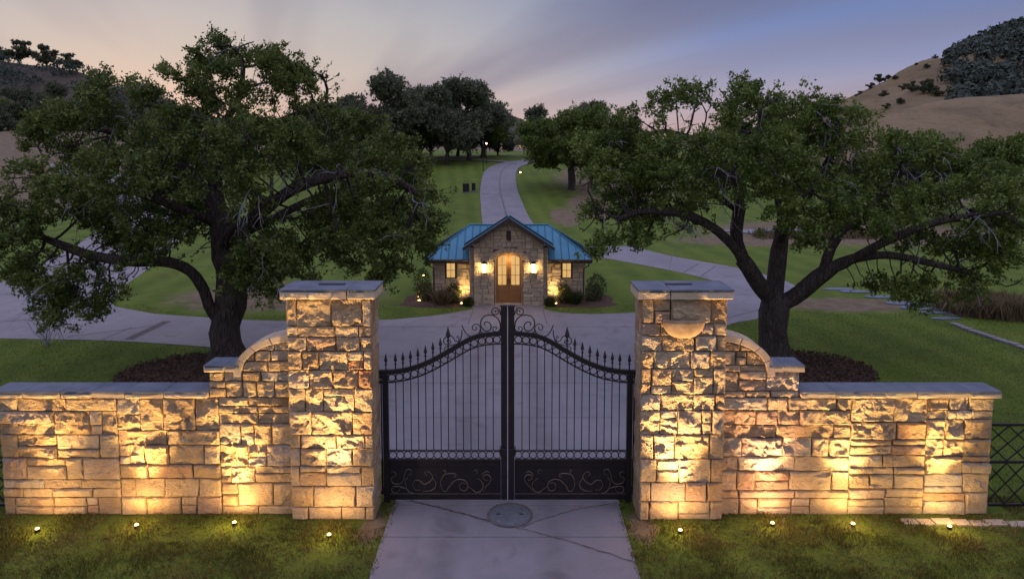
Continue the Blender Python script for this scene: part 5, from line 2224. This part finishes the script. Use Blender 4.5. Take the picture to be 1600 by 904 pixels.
# generic background trees, one mesh set per form
def proto(seed, h, w, n_attr, per, leaf, mat, flat=1.0, r_tr=.34, stem=.25):
    rs = np.random.RandomState(seed)
    rr = random.Random(seed)
    limbs = [(None, [Vector((0, 0, -.3)), Vector((rr.uniform(-.1, .1), 0, h * stem * .5)), Vector((rr.uniform(-.2, .2), rr.uniform(-.2, .2), h * stem))])]
    top = limbs[0][1][-1]
    lobes = []
    nl = 7
    for k in range(nl):
        a = 2 * math.pi * k / nl + rr.uniform(-.4, .4)
        q = rr.uniform(.25, .36) * w
        c = Vector((math.cos(a) * q, math.sin(a) * q, h * rr.uniform(stem + .12, .70) * flat + h * (1 - flat) * .6))
        limbs.append((0, [top, top.lerp(c, .5) + Vector((0, 0, .06 * h)), c]))
        lobes.append((c.x, c.y, c.z, w * rr.uniform(.15, .24), w * rr.uniform(.15, .24), h * rr.uniform(.12, .19)))
    for k in range(3):
        c = Vector((rr.uniform(-.16, .16) * w, rr.uniform(-.16, .16) * w, h * rr.uniform(.74, .86)))
        limbs.append((0, [top, top.lerp(c, .5), c]))
        lobes.append((c.x, c.y, c.z, w * rr.uniform(.13, .2), w * rr.uniform(.13, .2), h * rr.uniform(.09, .14)))
    P, par = grow(limbs, lobes, n_attr, h * .04, h * .35, h * .055, seed, 40)
    kids, rad = tree_parts(P, par, r_tr, .02)
    bm_ = branch_mesh(P, par, kids, rad, seed, .028)
    tm = bm_.mesh('trunk', M['bark'], True)
    cm = leaf_mesh(P, par, kids, rad, rs, per, h * .038, leaf, .07, mat, 1, h * .06, None, seed * .37, 6.0 / h)
    return tm, cm


PROT = [proto(101, 12, 14, 800, 90, .30, 'leafB', 1, .34, .14), proto(102, 12, 10.5, 750, 90, .30, 'leafB', 1, .3, .14), proto(103, 11, 13, 750, 110, .24, 'leafR', 1, .4), proto(104, 10, 9, 640, 90, .28, 'leafB', 1, .25, .1)]
SMALL = [proto(111, 6, 8, 170, 75, .24, 'leafB', .9, .2, .16), proto(112, 5, 6, 140, 75, .24, 'leafB', .9, .18, .14), proto(113, 6.5, 6, 150, 75, .26, 'leafB', 1, .18, .2)]


def place(protos, k, x, y, z, s, rot, label, name='tree', group=None, sz=1.0, cat='tree'):
    t = empty(name, (x, y, z), label, cat, group)
    t.rotation_euler = (0, 0, rot)
    t.scale = (s, s, s * sz)
    mk('trunk', protos[k][0], None, t)
    mk('crown', protos[k][1], None, t)
    return t


def place_px(protos, k, u, v_base, v_top, y, h0, rot, label, group, name='tree', sz=1.0):
    p = at(u, v_base, y)
    h = at(u, v_top, y).z - p.z
    z = float(ground_z(p.x, y))
    return place(protos, k, p.x, y, min(z, p.z) if abs(z - p.z) < 3 else p.z, h / h0 / sz, rot, label, name, group, sz)


FG = 'trees along the winding drive'
place_px(PROT, 2, 893, 302, 163, 84, 10.2, 1.0, 'round oak on the lawn right of the winding drive', FG, 'oak_tree')
place_px(PROT, 0, 733, 250, 128, 118, 11.0, .3, 'tall dark tree left of the drive bend, nearest the lamp post', FG)
place_px(PROT, 1, 698, 253, 133, 110, 11.0, 2.0, 'grey-green tree with short trunk left of the drive bend', FG)
place_px(PROT, 3, 672, 250, 150, 128, 9.2, 5.3, 'bushy dark tree in the middle of the far clump', FG)
place_px(PROT, 2, 755, 246, 160, 128, 10.2, .9, 'dark tree at the right side of the far clump', FG)
place_px(PROT, 1, 625, 262, 175, 112, 11.0, .4, 'low tree between the left oak and the far clump', FG)
place_px(PROT, 3, 778, 246, 190, 135, 9.2, 1.3, 'low dark tree just left of the far drive junction', FG)
place_px(PROT, 0, 655, 255, 140, 122, 11.0, 4.0, 'dark tree at the left side of the far clump', FG)
place_px(PROT, 1, 590, 262, 117, 105, 11.0, 5.1, 'tall dark tree showing above the left oak crown', FG)
place_px(PROT, 3, 545, 265, 150, 112, 9.2, .7, 'tree with ragged top behind the right side of the left oak', FG)
place_px(PROT, 2, 600, 330, 205, 66, 10.2, 3.0, 'bright green oak behind the right limbs of the left oak', FG, 'oak_tree')
place_px(PROT, 1, 848, 250, 168, 130, 11.0, 2.6, 'dark tree left behind the round lawn oak', FG)
place_px(PROT, 0, 925, 258, 163, 128, 11.0, 3.7, 'dark tree right behind the round lawn oak', FG)
place_px(PROT, 3, 985, 262, 185, 115, 9.2, 4.4, 'dark tree hidden partly behind the left side of the right oak', FG)
place_px(PROT, 2, 1540, 330, 190, 62, 10.2, .2, 'big green oak behind the right end of the right oak', FG, 'oak_tree')
place_px(PROT, 2, 1420, 320, 205, 70, 10.2, 2.2, 'green oak between the right oak and the brown hill', FG, 'oak_tree')
place_px(PROT, 0, 500, 262, 165, 118, 11.0, 2.9, 'dark tree seen through the right of the left oak crown', FG)
place_px(PROT, 1, 715, 250, 150, 132, 11.0, 1.9, 'dark tree standing behind the middle of the far clump', FG)
place_px(PROT, 3, 572, 262, 180, 122, 9.2, 3.3, 'low bushy tree under the tall tree above the left oak crown', FG)
LGp = 'trees on the meadow under the left hill'
for i, (u, vb, vt, y, k) in enumerate([(40, 205, 140, 165, 0), (95, 208, 130, 160, 1), (-15, 205, 145, 170, 2), (5, 225, 175, 140, 3), (62, 225, 178, 138, 2), (120, 225, 170, 142, 0), (165, 215, 135, 165, 1)]):
    ord_ = ['dark tree second in the upper row at the foot of the left hill', 'tallest dark tree at the foot of the left hill', 'dark tree at the picture edge at the foot of the left hill', 'low tree at the left edge of the meadow row', 'broad low tree in the middle of the meadow row',
            'low tree closing the meadow row beside the left oak', 'dark tree half hidden behind the left top of the left oak'][i]
    place_px(PROT, k, u, vb, vt, y, (11.0, 11.0, 10.2, 9.2)[k], i * 1.7, ord_, LGp)


# trees that stand on the hills
def on_hill(fn, u, d):
    x = CAM_X + (u - 800) / FPX * d
    return x, d, float(fn(np.array([x]), np.array([float(d)]))[0])


for i, (u, s, k) in enumerate([(12, 1.15, 1), (40, 1.4, 0), (82, 1.2, 2), (118, 1.05, 0)]):
    x, y, z = on_hill(f_left, u, 228)
    place(SMALL, k, x, y, z - .3, s, i * 1.3, ['first small tree from the left on the left skyline ridge', 'largest flat-topped tree on the left skyline ridge', 'third small tree from the left on the left skyline ridge', 'last small tree on the left skyline ridge, beside the oak'][i], 'tree', 'trees on the left skyline')
RG = 'scattered trees on the brown hill'
SCT = [(1338, 372, .8, 0, 'skyline'), (1354, 374, .9, 1, 'skyline'), (1368, 376, 1.1, 0, 'skyline'), (1382, 378, .8, 1, 'skyline'), (1478, 380, 1.2, 2, 'skyline'), (1492, 380, 1.3, 0, 'skyline'), (1506, 380, 1.5, 0, 'skyline'), (1548, 380, 1.2, 1, 'skyline'),
       (1392, 345, .9, 1, 'slope'), (1375, 325, 1.0, 0, 'slope'), (1405, 318, 1.1, 1, 'slope'), (1418, 300, 1.3, 2, 'slope'), (1436, 292, 1.6, 0, 'slope'), (1446, 290, 1.7, 2, 'slope'), (1440, 335, .9, 1, 'slope'), (1424, 350, .6, 1, 'slope'), (1452, 355, .7, 0, 'slope'), (1402, 285, 1.0, 1, 'slope'), (1380, 285, .9, 1, 'slope'), (1458, 285, 1.2, 0, 'slope')]
words = ['first', 'second', 'third', 'fourth', 'fifth', 'sixth', 'seventh', 'eighth', 'ninth', 'tenth', 'eleventh', 'twelfth']
for kind in ('skyline', 'slope'):
    sub = sorted([q for q in SCT if q[4] == kind])
    for i, (u, d, s, k, _) in enumerate(sub):
        x, y, z = on_hill(f_far, u, d)
        lab = (words[i] + (' small tree from the left on the skyline of the brown hill' if kind == 'skyline' else ' dark bushy tree from the left on the bare slope of the brown hill'))
        place(SMALL, k, x, y, z - .4, s * (.62 if kind == 'slope' else .85), i * 2.1, lab, 'tree', RG)
# wood that covers the right part of the far hill
rs = np.random.RandomState(77)
VV, FF = [], []
n0 = 0
for k in range(620):
    u = 1462 + 420 * rs.uniform() ** 1.15
    d = rs.uniform(235, 392)
    if u < 1475 + (d - 300) * -.12 + rs.uniform(0, 22):
        continue
    x, y, z = on_hill(f_far, u, d)
    s = rs.uniform(2.2, 5.6)
    m = 150
    dd = rs.normal(size=(m, 3))
    dd /= np.linalg.norm(dd, axis=1)[:, None]
    dd[:, 2] = np.abs(dd[:, 2]) * 1.1 - .1
    lobm = 1 + .3 * np.sin(dd[:, 0] * 5 + k) * np.cos(dd[:, 1] * 4 + k)
    pts = dd * s * (lobm * rs.uniform(.6, 1, m) ** .4)[:, None] + np.array([x, y, z + s * .3])
    dj = dd + rs.normal(size=(m, 3)) * .45
    tg = np.cross(dj, rs.normal(size=(m, 3)))
    tg /= np.linalg.norm(tg, axis=1)[:, None] + 1e-6
    bt = np.cross(dj, tg)
    q_ = rs.uniform(.45, .95, (m, 1))
    V = np.stack([pts - tg * q_, pts - bt * q_, pts + tg * q_, pts + bt * q_], 1).reshape(-1, 3)
    Fq = np.arange(m * 4).reshape(-1, 4)
    VV.append(V)
    FF.append(Fq + n0)
    n0 += len(V)
tag(mk('woodland', np_mesh('woodland', np.concatenate(VV), np.concatenate(FF), M['leafW'])), 'dense dark woodland covering the right side of the brown hill', 'woodland', kind='stuff')
VV, FF, n0 = [], [], 0
for k in range(260):
    u = rs.uniform(-80, 330)
    d = rs.uniform(150, 222)
    x, y, z = on_hill(f_left, u, d)
    s = rs.uniform(1.2, 3.2)
    m = 90
    dd = rs.normal(size=(m, 3))
    dd /= np.linalg.norm(dd, axis=1)[:, None]
    dd[:, 2] = np.abs(dd[:, 2])
    pts = dd * s * rs.uniform(.6, 1, (m, 1)) ** .4 + np.array([x, y, z + s * .2])
    V, Fq = leaf_cloud(pts, .8, rs, .4, dd)
    VV.append(V)
    FF.append(Fq + n0)
    n0 += len(V)
tag(mk('scrub', np_mesh('scrub', np.concatenate(VV), np.concatenate(FF), M['leafW'])), 'dark scrub scattered over the slope of the left hill', 'scrub', kind='stuff')

# ------------------------------------------------------------------ small far things
def gpt(u, y):
    x = CAM_X + (u - 800) / FPX * y
    return x, y, float(ground_z(x, y))


for (u, y, w, h, lab) in ((728, 82, .75, 1.05, 'larger dark green utility box on the lawn beside the drive'), (740, 83, .45, .95, 'smaller utility box with pale foot on the lawn beside the drive')):
    x, y, z = gpt(u, y)
    o = empty('utility_box', (x, y, z), lab, 'utility box', 'utility boxes on the lawn')
    MB().box((-w / 2, -w / 2, .10), (w / 2, w / 2, h)).obj('cabinet', M['iron'], o, bevel=.04)
    MB().box((-w / 2 - .04, -w / 2 - .04, h + .002), (w / 2 + .04, w / 2 + .04, h + .06)).obj('lid', M['iron'], o, bevel=.02)
    MB().box((-w / 2 - .08, -w / 2 - .08, -.1), (w / 2 + .08, w / 2 + .08, .098)).obj('plinth', M['concrete'], o)
for (u, y, h, lab) in ((755, 101, 4.0, 'taller thin dark lamp post on the lawn by the drive bend'), (760, 112, 3.2, 'shorter thin dark lamp post on the lawn by the drive bend')):
    x, y, z = gpt(u, y)
    o = empty('lamp_post', (x, y, z), lab, 'lamp post', 'lamp posts by the drive bend')
    MB().tube([(0, 0, 0), (0, 0, .5), (0, 0, h)], [.09, .06, .045], 8).obj('pole', M['iron'], o)
    MB().lathe([(.06, 0), (.16, .05), (.16, .1), (.03, .3)], (0, 0, h + .18), 8).obj('lamp_hood', M['iron'], o)
    MB().lathe([(.05, 0), (.11, .03), (.11, .2), (.08, .22)], (0, 0, h - .03), 8).obj('lamp_glass', M['farlens'] if 'shorter' in lab else M['slate'], o)
x, y, z = gpt(813, 97)
o = empty('garden_lamp', (x, y, z), 'tiny amber lamp on the grass edge right of the winding drive', 'garden lamp')
MB().lathe([(.03, 0), (.03, .22), (.10, .24)], n=10).obj('post', M['iron'], o)
MB().lathe([(.10, .245), (.11, .30), (.07, .38), (.01, .42)], n=10).obj('lens', M['farlens'], o)
for (u, y, w, h, lab) in ((777, 165, 4.5, 2.6, 'small pale pinkish cottage at the far end of the drive'), (800, 170, 6.0, 1.6, 'long low far building with a warm light behind the drive')):
    x, y, z = gpt(u, y)
    o = empty('cottage', (x, y, z), lab, 'cottage')
    MB().box((-w / 2, -2, -.3), (w / 2, 2, h)).obj('wall', simple('pale_wall', (.42, .33, .30), (.5, .4, .36), 1, .9), o)
    MB().prism([(-w / 2 - .3, h + .004), (w / 2 + .3, h + .004), (w / 2 * .6, h + 1.0), (-w / 2 * .6, h + 1.0)], 4.4, 'y', -2.2).obj('roof', M['darkwood'], o)
    MB().box((-.5, -2.06, .1), (.4, -2.0, 2.0 if h > 2 else 1.3)).obj('door', M['frame'], o)
    MB().box((w / 2 - 1.4, -2.05, .7), (w / 2 - .6, -2.0, 1.4)).obj('window', M['pane'], o)

# flagstones on the right lawn
fs = empty('flagstone_path', (17.3, 28.5, 0), 'broken line of pale flagstones crossing the right lawn', 'path')
rn = random.Random(14)
for (u, v, w, l) in ((1408, 474, 1.5, .8), (1432, 481, 1.5, .8), (1460, 489, 1.4, .5), (1452, 476, 1.3, .45), (1482, 484, 1.4, .5), (1500, 492, 1.3, .5), (1478, 498, 1.2, .4), (1340, 456, 2.0, .6), (1310, 452, 1.6, .6), (1375, 464, 1.7, .6)):
    x, y = gp(u, v)
    n = 9
    P = [(x - 17.3 + w / 2 * math.cos(2 * math.pi * k / n) * rn.uniform(.85, 1.1), y - 28.5 + l / 2 * math.sin(2 * math.pi * k / n) * rn.uniform(.8, 1.15)) for k in range(n)]
    MB().prism(P, .07, 'z', -.03).obj('flagstone', M['slate'], fs)
# low stone edging and dry reeds at the right
ed = empty('stone_edging', (19, 25, 0), 'low pale stone edging below the dry reeds at right', 'edging')
e0 = catmull([(*gp(1488, 506), 0), (*gp(1530, 522), 0), (*gp(1590, 541), 0), (*gp(1660, 566), 0)], 7)
for a, c in zip(e0[:-1], e0[1:]):
    m = (a + c) / 2
    an = math.atan2(c.y - a.y, c.x - a.x)
    l = (c - a).length
    MB().box((-l / 2 + .015, -.13, -.08), (l / 2 - .015, .13, .07 + rn.uniform(0, .03))).obj('edging_stone', M['concrete'], ed, (m.x - 19, m.y - 25, 0), rot=(0, 0, an), bevel=.02)


def stuff_blades(name, label, pts, h, w, seed, mat, lean, cat):
    rs = np.random.RandomState(seed)
    V, Fq = blades(pts, h, w, rs, lean)
    return tag(mk(name, np_mesh(name, V, Fq, M[mat])), label, cat, kind='stuff')


rs = np.random.RandomState(5)
n = 9000
u = rs.uniform(0, 1, n)
rx0 = 18.9 + 6 * u + rs.normal(0, .3, n)
ry0 = 27.6 - 3.6 * u + np.abs(rs.normal(0, 1.1, n)) + .3
cl_ = np.array([noise.noise((a * .9, c * .9, 1.0)) for a, c in zip(rx0, ry0)]) > -.25
stuff_blades('reeds', 'tall brown dry reeds at the right edge of the lawn', np.stack([rx0, ry0, np.zeros(n)], 1)[cl_], .85, .03, 5, 'straw', .28, 'reeds')
n = 3500
rx0 = rs.uniform(19, 31, n)
ry0 = 53.0 + rs.normal(0, .7, n)
stuff_blades('reeds', 'brown dry reeds along the near bank of the pond', np.stack([rx0, ry0, np.zeros(n)], 1), .55, .05, 6, 'straw', .3, 'reeds')

# bare pale bush on the left lawn
x, y = gp(75, 541)
o = empty('bare_bush', (x, y, 0), 'small leafless pale bush on the lawn edge at left', 'bush')
rr = random.Random(3)
b = MB()
for k in range(11):
    p = Vector((0, 0, 0))
    d = Vector((rr.uniform(-.8, .8), rr.uniform(-.6, .6), 1)).normalized()
    pts = [p]
    for s_ in range(5):
        d = (d + Vector((rr.uniform(-.4, .4), rr.uniform(-.4, .4), rr.uniform(-.1, .3)))).normalized()
        p = p + d * .2
        pts.append(p)
        if s_ > 0:
            e = (d + Vector((rr.uniform(-.9, .9), rr.uniform(-.9, .9), .2))).normalized()
            b.tube([p, p + e * .15, p + e * .3], [.008, .006, .003], 3)
    b.tube(pts, [.018 - .0028 * q for q in range(len(pts))], 4)
b.obj('twigs', M['twig'], o)

# ------------------------------------------------------------------ grass
def paved(x, y):
    r = np.zeros(len(x), bool)
    for p in CONC:
        r |= in_poly(p, x, y)
    for (cx, cy, rx, ry) in MULCH:
        r |= ((x - cx) / rx) ** 2 + ((y - cy) / ry) ** 2 < 1
    return r


def in_wall(x, y):
    ax = np.abs(x)
    return ((ax > 4.0) & (ax < 9.65) & (y > WF) & (y < WB)) | ((ax > 2.5) & (ax < 4.05) & (y > PF) & (y < PB))


rs = np.random.RandomState(42)
n = 190000
gx_ = rs.uniform(-11, 11, n)
gy_ = 8.6 + 4.6 * rs.uniform(0, 1, n)
k = ~paved(gx_, gy_) & ~in_wall(gx_, gy_)
gx_, gy_ = gx_[k], gy_[k]
clump = np.array([noise.noise((a * 1.3, c * 1.3, 3.0)) + .5 * noise.noise((a * 5, c * 5, 7.0)) for a, c in zip(gx_, gy_)])
dm = dry_mask(gx_, gy_)
k = rs.uniform(-.5, .9, len(gx_)) < clump + .45 - dm * .75
gx_, gy_, clump = gx_[k], gy_[k], clump[k]
V, Fq = blades(np.stack([gx_, gy_, np.full(len(gx_), -.004)], 1), .060, .011, rs, .65)
hs = np.repeat(1 + np.clip(clump, -.4, .8) * .9, 4)
V[:, 2] *= hs
tag(mk('grass', np_mesh('grass', V, Fq, M['blade'])), 'patchy tufted grass in front of the stone wall', 'grass', kind='stuff')
n = 200000
gx_ = rs.uniform(-22, 24, n)
gy_ = 13.0 + 17 * rs.uniform(0, 1, n) ** 1.2
k = ~paved(gx_, gy_) & ~in_wall(gx_, gy_) & (dry_mask(gx_, gy_) < .25) & ~((np.abs(gx_ - HX) < 4.9) & (gy_ > 29.4))
gx_, gy_ = gx_[k], gy_[k]
V, Fq = blades(np.stack([gx_, gy_, np.full(len(gx_), -.004)], 1), .055, .018, rs, .6, True)
tag(mk('grass', np_mesh('grass', V, Fq, M['lawnblade'], False, 3)), 'short green lawn grass behind the stone wall', 'grass', kind='stuff')
# mulch chips
for (cx, cy, rx, ry), lab in zip(MULCH, ('loose bark chips under the left oak', 'loose bark chips under the right oak')):
    n = 5000
    a = rs.uniform(0, 2 * math.pi, n)
    q = np.sqrt(rs.uniform(0, 1, n)) * 1.02
    p = np.stack([cx + rx * q * np.cos(a), cy + ry * q * np.sin(a), np.full(n, .035) + .05 * (1 - q)], 1)
    V, Fq = leaf_cloud(p, .10, rs, .5, None, .1, .45)
    tag(mk('mulch_chips', np_mesh('mulch_chips', V, Fq, M['soil'])), lab, 'bark chips', kind='stuff')
